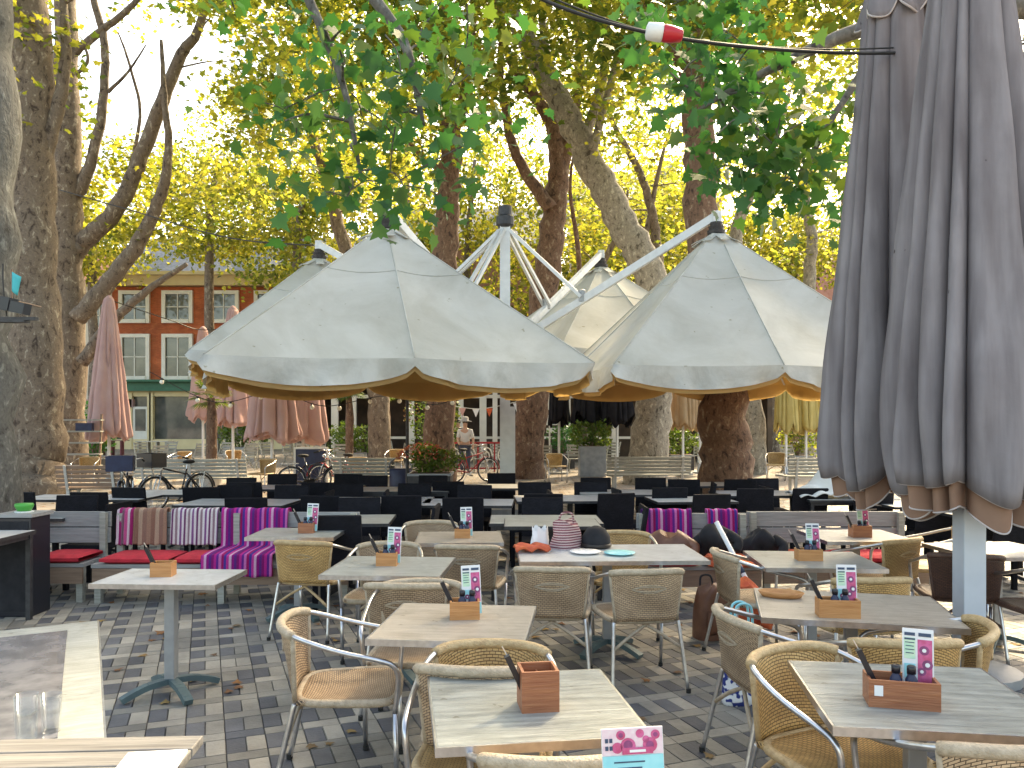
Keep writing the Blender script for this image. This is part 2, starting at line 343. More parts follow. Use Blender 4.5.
def stains(m, big=1.3, spot=16, lo=.7, thr=.3, amount=1, tint=(.62, .6, .5)):
    nt = m.node_tree; n = nt.nodes; l = nt.links; p = n['Principled BSDF']; src = p.inputs['Base Color'].links[0].from_socket
    tc = n.new('ShaderNodeTexCoord')
    a = n.new('ShaderNodeTexNoise'); a.inputs['Scale'].default_value = big; a.inputs['Detail'].default_value = 8; a.inputs['Roughness'].default_value = .68; a.inputs['Distortion'].default_value = .8; l.new(tc.outputs['Object'], a.inputs[0])
    r1 = n.new('ShaderNodeValToRGB'); r1.color_ramp.elements[0].position = .34; r1.color_ramp.elements[0].color = (lo, lo*.985, lo*.95, 1); r1.color_ramp.elements[1].position = .58; l.new(a.outputs[0], r1.inputs[0])
    b = n.new('ShaderNodeTexNoise'); b.inputs['Scale'].default_value = spot; b.inputs['Detail'].default_value = 2; l.new(tc.outputs['Object'], b.inputs[0])
    r2 = n.new('ShaderNodeValToRGB'); r2.color_ramp.elements[0].position = thr-.03; r2.color_ramp.elements[0].color = (*tint, 1); r2.color_ramp.elements[1].position = thr; l.new(b.outputs[0], r2.inputs[0])
    for r in (r1, r2):
        x = n.new('ShaderNodeMix'); x.data_type = 'RGBA'; x.blend_type = 'MULTIPLY'; x.inputs[0].default_value = amount; l.new(src, x.inputs[6]); l.new(r.outputs[0], x.inputs[7]); src = x.outputs[2]
    l.new(src, p.inputs['Base Color'])
stains(M['canvas'], .8, 9, .82, .27); stains(M['canvas_edge'], 1.4, 9, .74, .28)
for k_ in ('top_grey', 'top_tan', 'top_slate', 'top_white'): stains(M[k_], 5, 22, .72, .29, .9, (.6, .56, .5))
M['piping'] = mat('pale_piping', (.5, .45, .44), None, rough=.8)
M['pink_pale'] = mat('pale_pink_print', (.72, .5, .58), (.75, .62, .66), 60, .5)
M['rust_fabric'] = mat('faded_brown_lining', (.24, .145, .105), (.3, .185, .135), 3, .9, spec=.1)
M['pink_fabric'] = mat('faded_pink_cloth', (.52, .33, .32), (.6, .41, .39), 2, .9, bump=.15, bscale=10, spec=.1, transl=(.22, (.7, .42, .34)))
M['black_fabric'] = mat('black_cloth', (.012, .012, .016), (.02, .02, .024), 3, .9, spec=.1)
M['beige_fabric'] = mat('beige_cloth', (.45, .31, .19), (.52, .38, .25), 3, .9, spec=.1, transl=(.25, (.6, .42, .22)))
M['straw_fabric'] = mat('straw_cloth', (.48, .38, .14), (.55, .46, .2), 3, .9, spec=.1, transl=(.25, (.65, .5, .2)))
M['pole_pale'] = mat('pale_blue_pole', (.55, .6, .66), (.5, .55, .61), 5, .4, .1)
M['bark_grey'] = bark_mat('grey_plane_bark', (.13, .12, .105), (.045, .04, .032), (.27, .25, .21), 4)
M['bark_red'] = bark_mat('red_brown_bark', (.14, .08, .054), (.046, .024, .017), (.27, .2, .145), 6)
M['bark_brown'] = bark_mat('brown_plane_bark', (.16, .12, .09), (.055, .036, .026), (.34, .29, .225), 5)
M['bark_pale'] = bark_mat('pale_plane_bark', (.24, .21, .17), (.08, .066, .05), (.43, .39, .32), 6)
M['bark_old'] = bark_mat('old_moss_bark', (.10, .098, .09), (.04, .037, .033), (.2, .2, .18), 7)
G1, G2, Y1, Y2, B1 = (.028, .085, .022), (.06, .12, .02), (.21, .19, .02), (.36, .27, .03), (.2, .1, .02)
M['leaf_yellow'] = leaf_mat('yellow_green_leaves', [(0, (.05, .08, .02)), (.25, (.12, .15, .035)), (.5, (.26, .26, .06)), (.8, (.42, .37, .1)), (1, (.3, .18, .05))], .7)
M['leaf_mix'] = leaf_mat('green_gold_leaves', [(0, (.035, .08, .025)), (.3, (.09, .13, .035)), (.55, (.19, .2, .05)), (.85, (.36, .32, .08)), (1, (.28, .17, .05))], .75)
M['leaf_green'] = leaf_mat('dark_green_leaves', [(0, (.03, .11, .05)), (.4, (.045, .14, .05)), (.62, (.085, .16, .045)), (.85, (.18, .2, .04)), (1, (.4, .34, .06))], .5, (1.4, 1.6, .75), .4)
M['leaf_plant'] = leaf_mat('planter_leaves', [(0, (.05, .1, .025)), (.5, (.09, .15, .03)), (1, (.2, .2, .05))], .4)
M['leaf_flower'] = leaf_mat('reddish_flowers', [(0, (.3, .05, .06)), (.5, (.4, .12, .08)), (1, (.12, .14, .04))], .3)
M['palm'] = leaf_mat('palm_fronds', [(0, (.07, .12, .03)), (.5, (.13, .18, .04)), (1, (.25, .22, .06))], .4)
M['litter'] = island_mat('fallen_leaf', [(0, (.3, .13, .04)), (.4, (.2, .09, .04)), (.7, (.38, .25, .08)), (1, (.14, .08, .05))], .8)
M['brick_dark'] = island_mat('dark_paving_bricks', [(0, (.075, .08, .095)), (.6, (.115, .12, .135)), (1, (.17, .17, .175))], .62)
M['brick_light'] = island_mat('light_paving_bricks', [(0, (.2, .19, .17)), (.5, (.3, .28, .24)), (1, (.41, .375, .32))], .62)
M['mortar'] = mat('paving_joint_sand', (.05, .047, .045), (.08, .075, .07), 30, .95)
M['wall_red'] = mat('red_brick_wall', (.56, .12, .045), (.64, .17, .065), 3, .85, bump=.2, bscale=40)
def courses(m):
    nt = m.node_tree; n = nt.nodes; l = nt.links; p = n['Principled BSDF']; src = p.inputs['Base Color'].links[0].from_socket
    tc = n.new('ShaderNodeTexCoord'); sp = n.new('ShaderNodeSeparateXYZ'); cb = n.new('ShaderNodeCombineXYZ'); l.new(tc.outputs['Object'], sp.inputs[0]); l.new(sp.outputs[0], cb.inputs[0]); l.new(sp.outputs[2], cb.inputs[1])
    b = n.new('ShaderNodeTexBrick'); b.inputs['Scale'].default_value = 1; b.inputs['Brick Width'].default_value = .22; b.inputs['Row Height'].default_value = .075; b.inputs['Mortar Size'].default_value = .008
    b.inputs['Color1'].default_value = (1, 1, 1, 1); b.inputs['Color2'].default_value = (.72, .7, .68, 1); b.inputs['Mortar'].default_value = (.6, .75, .9, 1); l.new(cb.outputs[0], b.inputs[0])
    a = n.new('ShaderNodeTexNoise'); a.inputs['Scale'].default_value = .45; a.inputs['Detail'].default_value = 7; l.new(tc.outputs['Object'], a.inputs[0]); r = n.new('ShaderNodeValToRGB'); r.color_ramp.elements[0].position = .35; r.color_ramp.elements[0].color = (.6, .6, .6, 1); r.color_ramp.elements[1].position = .6; l.new(a.outputs[0], r.inputs[0])
    for o in (b.outputs[0], r.outputs[0]):
        x = n.new('ShaderNodeMix'); x.data_type = 'RGBA'; x.blend_type = 'MULTIPLY'; x.inputs[0].default_value = 1; l.new(src, x.inputs[6]); l.new(o, x.inputs[7]); src = x.outputs[2]
    l.new(src, p.inputs['Base Color'])
courses(M['wall_red'])
M['cream'] = mat('cream_paint', (.72, .6, .36), (.66, .54, .32), 2, .7)
M['white_paint'] = mat('white_paint', (.75, .73, .68), (.68, .66, .61), 3, .6)
M['white_wall'] = mat('whitewashed_wall', (.68, .63, .56), (.58, .53, .47), 1, .85)
M['slate'] = mat('grey_roof_tiles', (.16, .18, .22), (.24, .26, .3), 6, .7, bump=.5, bscale=20)
M['green_paint'] = mat('dark_green_paint', (.015, .11, .06), (.02, .14, .08), 5, .5)
M['glass'] = mat('window_glass', (.045, .055, .06), (.13, .13, .12), 1.2, .06, spec=.8)
M['dark_in'] = mat('shop_interior', (.05, .036, .027), (.11, .075, .05), 1.5, .7)
M['tile_red'] = mat('red_roof_tiles', (.34, .14, .1), (.42, .2, .15), 5, .8, bump=.5, bscale=18)
M['brick_far'] = mat('brown_brick', (.3, .14, .09), (.36, .19, .12), 4, .85)
M['rubber'] = mat('black_rubber', (.012, .012, .012), None, rough=.7)
M['bike_paint'] = mat('black_bike_paint', (.015, .015, .02), None, rough=.25, coat=.5)
M['bike_silver'] = mat('bike_steel', (.6, .6, .62), None, rough=.25, metal=.9)
M['bulb'] = mat('opal_bulb', (.8, .78, .7), None, rough=.2)
M['red_plastic'] = mat('red_plastic', (.5, .015, .03), None, rough=.3)
M['white_plastic'] = mat('white_plastic', (.72, .75, .74), None, rough=.35)
M['cable'] = mat('black_cable', (.012, .012, .012), None, rough=.5)
M['clear'] = mat('drinking_glass', (.9, .92, .95), None, rough=.03)
_nt = M['clear'].node_tree; _t = _nt.nodes.new('ShaderNodeBsdfTransparent'); _t.inputs[0].default_value = (.93, .95, .96, 1); _g = _nt.nodes.new('ShaderNodeBsdfGlossy'); _g.inputs['Roughness'].default_value = .04
_lw = _nt.nodes.new('ShaderNodeLayerWeight'); _lw.inputs[0].default_value = .5; _pw = _nt.nodes.new('ShaderNodeMath'); _pw.operation = 'POWER'; _pw.inputs[1].default_value = 4
_ml = _nt.nodes.new('ShaderNodeMath'); _ml.operation = 'MULTIPLY_ADD'; _ml.inputs[1].default_value = .4; _ml.inputs[2].default_value = .05; _nt.links.new(_lw.outputs['Facing'], _pw.inputs[0]); _nt.links.new(_pw.outputs[0], _ml.inputs[0])
_x = _nt.nodes.new('ShaderNodeMixShader'); _nt.links.new(_ml.outputs[0], _x.inputs[0]); _nt.links.new(_t.outputs[0], _x.inputs[1]); _nt.links.new(_g.outputs[0], _x.inputs[2]); _nt.links.new(_x.outputs[0], _nt.nodes['Material Output'].inputs[0])
M['skin'] = mat('skin', (.5, .3, .21), None, rough=.5)
M['denim'] = mat('dark_trousers', (.04, .05, .09), (.06, .07, .11), 20, .9)
M['shirt_pale'] = mat('pale_shirt', (.55, .55, .55), (.6, .6, .6), 6, .9)
M['hat'] = mat('grey_hat', (.35, .34, .33), None, rough=.9)
M['hair'] = mat('dark_hair', (.02, .013, .01), (.03, .02, .015), 30, .5)
M['tote'] = mat('blue_white_print_cloth', (.02, .04, .22), (.8, .82, .86), 22, .85, ramp=(.48, .52), detail=1)
M['leather'] = mat('brown_leather', (.13, .05, .03), (.2, .085, .05), 10, .45, bump=.2)
M['coat'] = mat('black_coat_cloth', (.01, .01, .013), (.02, .02, .025), 10, .9)
M['stripe_bag'] = stripe_mat('plum_striped_cloth', [(.5, .36, .36), (.14, .04, .06), (.55, .42, .4), (.25, .08, .1)], 26, 2)
M['teal_flag'] = mat('turquoise_cloth', (.04, .45, .5), None, rough=.8)
M['ash_green'] = mat('green_plastic', (.05, .35, .06), None, rough=.4)
M['concrete'] = mat('pale_concrete', (.4, .39, .37), (.5, .48, .45), 6, .85, bump=.2)
M['cloth_white'] = mat('white_cloth', (.72, .73, .72), (.65, .66, .65), 4, .9, bump=.3, bscale=10)
M['pot'] = mat('dark_planter', (.035, .035, .04), (.06, .06, .065), 8, .7)
M['zinc'] = mat('zinc_planter', (.22, .24, .27), (.3, .32, .35), 6, .5, .4)
M['red_paint'] = mat('red_paint', (.4, .02, .03), (.32, .015, .02), 8, .5)
M['wine'] = mat('dark_red_wood', (.12, .02, .03), (.16, .03, .04), 6, .5)
# ------------------------------------------------------------------ ground
rng = random.Random(4); nr = np.random.default_rng(7)
PX0, PX1, PY0, PY1 = -9.0, 9.0, .6, 17.6
g = MB()
for x0, x1, y0, y1 in ((-400, PX0, -60, 900), (PX1, 400, -60, 900), (PX0, PX1, -60, PY0), (PX0, PX1, PY1, 900)):
    g.add([(x0, y0, 0), (x1, y0, 0), (x1, y1, 0), (x0, y1, 0)], [(0, 1, 2, 3)])
gm = bpy.data.materials.new('square_paving'); gm.use_nodes = True
_n = gm.node_tree.nodes; _l = gm.node_tree.links; _p = _n['Principled BSDF']; _p.inputs['Roughness'].default_value = .85
_tc = _n.new('ShaderNodeTexCoord'); _b = _n.new('ShaderNodeTexBrick'); _b.inputs['Scale'].default_value = 1; _b.inputs['Brick Width'].default_value = .21
_b.inputs['Row Height'].default_value = .105; _b.inputs['Mortar Size'].default_value = .006
_b.inputs['Color1'].default_value = (.3, .245, .2, 1); _b.inputs['Color2'].default_value = (.21, .185, .16, 1); _b.inputs['Mortar'].default_value = (.09, .08, .07, 1)
_l.new(_tc.outputs['Object'], _b.inputs[0])
_z = _n.new('ShaderNodeTexNoise'); _z.inputs['Scale'].default_value = .6; _z.inputs['Detail'].default_value = 8; _l.new(_tc.outputs['Object'], _z.inputs[0])
_m = _n.new('ShaderNodeMix'); _m.data_type = 'RGBA'; _m.blend_type = 'OVERLAY'; _m.inputs[0].default_value = .5
_l.new(_b.outputs[0], _m.inputs[6]); _l.new(_z.outputs[0], _m.inputs[7]); _l.new(_m.outputs[2], _p.inputs['Base Color'])
tag(g.build('ground', gm), kind='structure')
j = MB(); j.add([(PX0, PY0, -.009), (PX1, PY0, -.009), (PX1, PY1, -.009), (PX0, PY1, -.009)], [(0, 1, 2, 3)])
tag(j.build('paving_joints', M['mortar']), kind='structure')
b = MB(); bw = .104; ang = R(21); ca, sa = math.cos(ang), math.sin(ang)
for iu in range(-80, 80):
    for ju in range(-56, 56):
        # each unit: a dark and a light upright brick side by side over one lying brick
        for (x0, y0, w, h, dark) in ((0, 1, 1, 2, 1), (1, 1, 1, 2, 0), (0, 0, 2, 1, 0)):
            if rng.random() < .09: dark = 1-dark
            cx, cy = (2*iu+x0+w/2)*bw, (3*ju+y0+h/2)*bw
            X = cx*ca-cy*sa; Y = cx*sa+cy*ca+9
            if not (PX0+.13 < X < PX1-.13 and PY0+.13 < Y < PY1-.13): continue
            if abs(X) > Y*.68+.8: continue
            t = .0045; hw, hh = w*bw/2-t, h*bw/2-t; dz = rng.uniform(-.0025, 0); tx, ty = rng.gauss(0, .004), rng.gauss(0, .004); r2 = rng.gauss(0, .008)
            q = []
            for lx, ly, dd in ((-hw, -hh, 0), (hw, -hh, 0), (hw, hh, 0), (-hw, hh, 0), (-hw-.003, -hh-.003, -.009), (hw+.003, -hh-.003, -.009), (hw+.003, hh+.003, -.009), (-hw-.003, hh+.003, -.009)):
                lx2 = lx - ly*r2; ly2 = ly + lx*r2
                q.append((X+lx2*ca-ly2*sa, Y+lx2*sa+ly2*ca, min(0, dz+lx*tx+ly*ty)+dd))
            b.cur = dark
            b.add(q, [(0, 1, 2, 3), (4, 5, 1, 0), (5, 6, 2, 1), (6, 7, 3, 2), (7, 4, 0, 3)])
tag(b.build('terrace_paving', [M['brick_light'], M['brick_dark']]), kind='structure')

# ------------------------------------------------------------------ leaves and trees
def palm_leaf_outline():
    half = [(0, 0), (.10, .02), (.34, -.06), (.30, .14), (.56, .26), (.33, .40), (.36, .56), (.18, .58), (.0, 1.0)]
    return half
def leaf_template(kind):
    if kind == 'near':
        h = palm_leaf_outline(); rr = [(x, y, -.28*x*x-.18*y*y) for x, y in h]; ll = [(-x, y, z) for x, y, z in rr]
        v = rr+ll; n = len(h); return np.array(v), [list(range(n)), list(reversed(range(n, 2*n)))]
    if kind == 'mid':
        h = [(0, 0), (.36, .0), (.26, .22), (.5, .34), (.2, .52), (0, .95)]
        rr = [(x, y, -.22*x) for x, y in h]; ll = [(-x, y, z) for x, y, z in rr]; n = len(h)
        return np.array(rr+ll), [list(range(n)), list(reversed(range(n, 2*n)))]
    h = [(0, 0), (.42, .3), (.25, .62), (0, 1), (-.25, .62), (-.42, .3)]
    return np.array([(x, y, -.25*abs(x)) for x, y in h]), [list(range(6))]
def leaf_mesh(name, pos, size, kind, material, parent, up=.55, smin=.65):
    T, F = leaf_template(kind); n = len(pos); k = len(T)
    T = T - np.array([0, .0, 0])
    # random orientation: normal biased upward, heading anything, tip drooping
    nrm = nr.normal(size=(n, 3)); nrm /= np.linalg.norm(nrm, axis=1)[:, None]
    nrm = nrm*(1-up) + np.array([0, 0, up]); nrm /= np.linalg.norm(nrm, axis=1)[:, None]
    d = nr.normal(size=(n, 3)); d[:, 2] -= .5; d -= nrm*np.sum(d*nrm, 1)[:, None]; d /= np.linalg.norm(d, axis=1)[:, None]
    x = np.cross(d, nrm)
    s = size*nr.uniform(smin, 1.25, n)
    V = pos[:, None, :] + s[:, None, None]*(T[None, :, 0:1]*x[:, None, :] + T[None, :, 1:2]*d[:, None, :] + T[None, :, 2:3]*nrm[:, None, :])
    V = V.reshape(-1, 3).astype(np.float32)
    if kind in ('near', 'mid'):   # weld the midrib so both halves are one island
        h = k//2; remap = np.arange(k); remap[h] = 0; remap[2*h-1] = h-1
        F = [[int(remap[i]) for i in f] for f in F]
    me = bpy.data.meshes.new(name)
    me.vertices.add(len(V)); me.vertices.foreach_set('co', V.ravel())
    loops = np.concatenate([np.array(f) for f in F]); L = len(loops)
    li = (np.arange(n)[:, None]*k + loops[None, :]).ravel().astype(np.int32)
    tot = np.array([len(f) for f in F]); st = np.concatenate([[0], np.cumsum(tot)[:-1]])
    me.loops.add(len(li)); me.loops.foreach_set('vertex_index', li)
    me.polygons.add(n*len(F)); me.polygons.foreach_set('loop_start', (np.arange(n)[:, None]*L+st[None, :]).ravel().astype(np.int32))
    try: me.polygons.foreach_set('loop_total', np.tile(tot, n).astype(np.int32))
    except Exception: pass
    me.materials.append(material); me.update(calc_edges=True); me.validate()
    o = bpy.data.objects.new(name, me); C.objects.link(o)
    if parent: o.parent = parent
    return o
def bark_noise(p, a):
    from mathutils import noise
    q = Vector((math.cos(a)*1.3, math.sin(a)*1.3, 0)) + p*1.6
    return noise.noise(q) + .5*noise.noise(q*2.7)
def tree(name, label, base, limbs, bark, clumps, leafsize, leafkind, leafmat, group, nper=70, crad=.75, twig=True, n0=16, up=.55, cat='tree'):
    """limbs: list of (points, radii) in world space; first is the trunk.  clumps: list of clump centres (world)"""
    t = thing(name, label, cat, base, 0, group); B = Vector(base)
    tb = MB(); skel = []
    for i, (pts, rr) in enumerate(limbs):
        n = 7; P = smooth_path([Vector(p)-B for p in pts], n); rad = smooth_vals(rr, n)
        P2 = []
        for q_i, q in enumerate(P):
            w = rad[q_i]*.16
            P2.append(q + (Vector((rng.uniform(-w, w), rng.uniform(-w, w), 0)) if 0 < q_i < len(P)-1 else Vector()))
        tb.tube(P2, rad, n0 if i == 0 else 10, jit=.055, rnd=bark_noise)
        skel += [(q, rad[q_i]) for q_i, q in enumerate(P2) if q_i > len(P2)*.35 or i > 0]
    S = np.array([tuple(q) for q, _ in skel]); SR = np.array([r_ for _, r_ in skel])
    pos = []
    cs = [Vector(c)-B for c in clumps]
    if twig and cs:
        cs.sort(key=lambda c: float(np.min(np.linalg.norm(S-np.array(c), axis=1))))
    for c in cs:
        if twig:
            # each spray of leaves hangs on the closest limb or earlier branch
            dd = np.linalg.norm(S-np.array(c), axis=1) + np.maximum(0, S[:, 2]-c.z)*.6
            k = int(rng.choice(list(np.argsort(dd)[:3]))); a = Vector(S[k]); dist = (c-a).length
            if dist > .15:
                m1 = a.lerp(c, .5) + Vector((rng.gauss(0, .12), rng.gauss(0, .12), .12))*dist*.7
                r0 = min(SR[k]*.75, .012+.012*dist)
                Q = smooth_path([a, m1, c], 4)
                tb.tube(Q, [lerp(r0, .007, i/8) for i in range(9)], 5, cap=False)
                S = np.concatenate([S, np.array([tuple(q) for q in Q[3:8]])]); SR = np.concatenate([SR, np.array([lerp(r0, .008, i/8) for i in range(3, 8)])])
        m = int(nper*rng.uniform(.6, 1.4))
        g_ = nr.normal(size=(m, 3))*np.array([1, 1, .62])*crad*.55*rng.uniform(.7, 1.25)
        pos.append(np.array(c)[None]+g_)
    tb.build('trunk', bark, t, smooth=True)
    if pos:
        leaf_mesh('crown', np.concatenate(pos), leafsize, leafkind, leafmat, t, up, .45 if leafkind == 'near' else .65)
    return t
def ell(n, c, r, seed, flat=1):  # high crown clumps, mostly out of view, placed for shade below
    q = random.Random(seed); out = []
    while len(out) < n:
        v = Vector((q.uniform(-1, 1), q.uniform(-1, 1), q.uniform(-1, 1)))
        if v.length > 1: continue
        out.append(Vector(c)+Vector((v.x*r[0], v.y*r[1], v.z*r[2])))
    return out
def pxs(n, x0, x1, y0, y1, Y0, Y1, seed, keep=None):
    """clump centres spread through a block of space seen between those directions"""
    q = random.Random(seed); out = []
    while len(out) < n:
        x, y = q.uniform(x0, x1), q.uniform(y0, y1)
        if keep and not keep(x, y): continue
        out.append(W(x, y, q.uniform(Y0, Y1)))
    return out
def line(pts, Y):
    out = []
    for p in pts: out.append(W(p[0], p[1], p[2] if len(p) > 2 else Y))
    return out
def ground_start(P):  # the trunk starts a little below the ground
    P[0].z = -.25; return P
def base_of(P): return (P[0].x, P[0].y, 0)
TG = 'plane trees on the square'
SKYGAP = lambda x, y: not (75 < x < 225 and 15 < y < 175)

# nearest tree at the left edge
P = ground_start(line([(-36, 600), (-34, 500), (-35, 300), (-34, 100), (-34, -100), (-30, -420)], 7.8)); P[1].z = .35
lim = [P, [Vector((-5.35, 7.8, 6.3)), Vector((-3.9, 7.7, 6.75)), Vector((-2.2, 7.4, 6.4)), Vector((-1.1, 7.3, 5.4)), Vector((-.8, 7.2, 4.4))],
       [Vector((-2.2, 7.4, 6.3)), Vector((-1.6, 7.3, 5.0)), Vector((-1.35, 7.2, 3.9))],
       [Vector((-3.9, 7.7, 6.75)), Vector((-3.2, 8.2, 7.0)), Vector((-1.5, 8.6, 7.2)), Vector((.5, 8.4, 7.0))]]
rad = [[.56, .47, .42, .4, .38, .34], [.16, .13, .09, .05, .02], [.06, .035, .012], [.1, .08, .05, .02]]
cl = (pxs(23, 300, 485, 0, 120, 6.7, 8.6, 1) + pxs(9, 280, 470, 95, 150, 6.7, 8.2, 2) + pxs(6, 325, 410, 150, 200, 6.9, 7.5, 3) + pxs(3, 395, 450, 185, 212, 7.0, 7.5, 4)
      + pxs(3, 258, 300, 90, 115, 7.0, 7.6, 5) + pxs(8, 410, 500, 20, 135, 7.0, 8, 6) + pxs(2, 200, 270, -10, 25, 7.2, 8.2, 61) + ell(40, (-2, 6, 9.5), (6, 5, 1.8), 7))
tree('plane_tree', 'grey barked plane tree with a spotlight, its dark leaves hanging before the cream canopies', base_of(P), list(zip(lim, rad)), M['bark_old'], cl, .165, 'near', M['leaf_green'], TG, nper=14, crad=.5, n0=24, up=.35)

# tree off the right edge whose branches hang in behind the grey parasols
Y = 7.6
P = [Vector((6.6, 7.6, -.25)), Vector((6.6, 7.6, .4)), Vector((6.5, 7.6, 3)), Vector((6.4, 7.7, 6)), Vector((6.6, 7.6, 9))]
lim = [P, [Vector((6.45, 7.65, 4.6)), Vector((5.2, 7.6, 5.6)), Vector((3.6, 7.5, 5.5)), Vector((2.4, 7.4, 5.0)), Vector((1.7, 7.4, 4.6))],
       [Vector((3.6, 7.5, 5.5)), Vector((3.0, 7.4, 4.6)), Vector((2.6, 7.3, 3.9))]]
rad = [[.5, .4, .36, .33, .28], [.14, .11, .08, .04, .015], [.05, .03, .012]]
cl = (pxs(22, 715, 806, 80, 185, 6.7, 8.2, 11) + pxs(6, 800, 870, 70, 185, 7.7, 8.4, 18) + pxs(6, 775, 806, 150, 222, 6.9, 7.6, 12) + pxs(12, 655, 770, 30, 110, 6.9, 8.2, 13) + pxs(8, 640, 730, -10, 45, 7.0, 8.2, 14) + pxs(6, 850, 1000, 60, 200, 7.6, 8.6, 15)
      + pxs(1, 770, 800, 170, 185, 7, 7.4, 16) + ell(26, (4, 6, 9.2), (5, 5, 1.6), 17))
tree('plane_tree', 'green leaved plane tree whose branches hang beside the grey folded parasols', base_of(P), list(zip(lim, rad)), M['bark_grey'], cl, .165, 'near', M['leaf_green'], TG, nper=18, crad=.46, up=.35)

# big flaring trunk second from the left
Y = 18.4
P = ground_start(line([(30, 496), (31, 482), (33, 440), (34, 300), (31, 150), (28, 0), (30, -160)], Y)); P[1].z = .3
lim = [P, line([(34, 190), (52, 130), (66, 60), (60, -30)], Y), line([(30, 20), (10, -40), (-20, -120)], Y), line([(32, -40), (80, -140), (180, -200), (280, -220)], Y)]
rad = [[.95, .78, .62, .52, .47, .42, .32], [.2, .16, .12, .06], [.2, .14, .07], [.25, .18, .1, .04]]
cl = pxs(22, -60, 60, -60, 120, 15, 21, 21) + ell(40, W(60, -180, 17), (6.5, 5, 2.8), 22) + ell(40, W(220, -150, 15), (4, 4, 2), 23)
tree('plane_tree', 'thick plane tree with a flared foot, just behind the trunk with a spotlight', base_of(P), list(zip(lim, rad)), M['bark_brown'], cl, .2, 'mid', M['leaf_mix'], TG, nper=55, crad=.9, n0=24)

# many limbed tree behind it
Y = 24
P = ground_start(line([(66, 478), (66, 440), (68, 300), (67, 200), (66, 60), (62, -70)], Y)); P[1].z = .9
lim = [P, line([(74, 252), (88, 238), (120, 205), (150, 135), (178, 60), (197, 33), (212, -20)], Y),
       line([(78, 318), (110, 280), (138, 243), (160, 196), (169, 150), (165, 105), (161, 40)], 23.5),
       line([(76, 196), (92, 160), (104, 95), (104, 40), (94, 0), (88, -40)], Y), line([(70, 56), (100, 32), (130, 8), (150, -20)], Y),
       line([(82, 362), (112, 322), (148, 290), (187, 264)], 23), line([(66, 170), (40, 150), (27, 135)], Y),
       line([(108, 92), (128, 72), (146, 45)], Y), line([(120, 205), (132, 160), (140, 110), (128, 60), (118, 32)], 24.5), line([(76, 75), (88, 60), (82, 40)], Y)]
rad = [[.72, .56, .47, .43, .33, .25], [.3, .27, .24, .21, .17, .13, .09], [.27, .25, .22, .17, .12, .09, .05], [.2, .16, .13, .11, .1, .06], [.14, .11, .09, .05], [.2, .15, .1, .06], [.24, .2, .13], [.06, .04, .02], [.07, .06, .05, .04, .02], [.06, .05, .03]]
keep = lambda x, y: SKYGAP(x, y) or random.random() < 0
cl = pxs(95, 200, 350, -80, 150, 21, 27, 31, keep) + pxs(14, 30, 230, -60, 14, 21, 27, 32) + pxs(26, 45, 110, 90, 230, 25, 28, 33, lambda x, y: y > 170 or x < 62) + pxs(9, 85, 170, 120, 170, 24, 27, 34, lambda x, y: y > 150 or x < 110) + pxs(26, 120, 240, 170, 240, 24, 27, 35)
tree('plane_tree', 'many limbed plane tree behind the flared trunk, spreading bare curved limbs against the sky', base_of(P), list(zip(lim, rad)), M['bark_brown'], cl, .2, 'mid', M['leaf_yellow'], TG, nper=60, crad=.85)

# reddish trunk behind the left canopy
Y = 22
P = ground_start(line([(438, 482), (440, 430), (443, 300), (448, 210), (450, 140), (440, 70), (448, -40)], Y))
lim = [P, line([(447, 172), (432, 164), (414, 148), (396, 118), (370, 100), (352, 70)], Y), line([(450, 145), (462, 110), (468, 60), (480, -10)], Y)]
rad = [[.5, .42, .36, .33, .28, .18, .1], [.09, .075, .06, .05, .04, .02], [.16, .13, .1, .05]]
cl = pxs(105, 250, 520, -110, 125, 17, 25, 41) + pxs(14, 340, 440, 110, 190, 20, 24, 42)
tree('plane_tree', 'reddish forked tree rising just behind the front cream canopy', base_of(P), list(zip(lim, rad)), M['bark_red'], cl, .2, 'mid', M['leaf_mix'], TG, nper=52, crad=.9)

# trunk left of centre mast, forked
Y = 24
P = ground_start(line([(526, 478), (528, 440), (534, 370), (546, 280), (554, 210), (558, 170), (553, 125), (528, 88), (508, 55), (490, -10)], Y))
lim = [P, line([(559, 178), (570, 130), (580, 70), (574, -30)], Y), line([(550, 208), (527, 175), (511, 140), (504, 100), (500, 60), (505, 10)], 23.6), line([(582, 300), (577, 240), (570, 190), (574, 150)], 26)]
rad = [[.58, .5, .46, .41, .36, .31, .21, .16, .12, .08], [.24, .19, .14, .08], [.22, .17, .14, .12, .09, .05], [.09, .08, .06, .03]]
cl = pxs(80, 440, 680, -120, 85, 17, 27, 51) + ell(45, (1.5, 19, 12), (6, 4, 2.2), 53) + pxs(16, 510, 660, 60, 130, 23, 27, 52)
tree('plane_tree', 'red brown forked tree standing behind the parasol mast', base_of(P), list(zip(lim, rad)), M['bark_red'], cl, .2, 'mid', M['leaf_mix'], TG, nper=50, crad=.85)

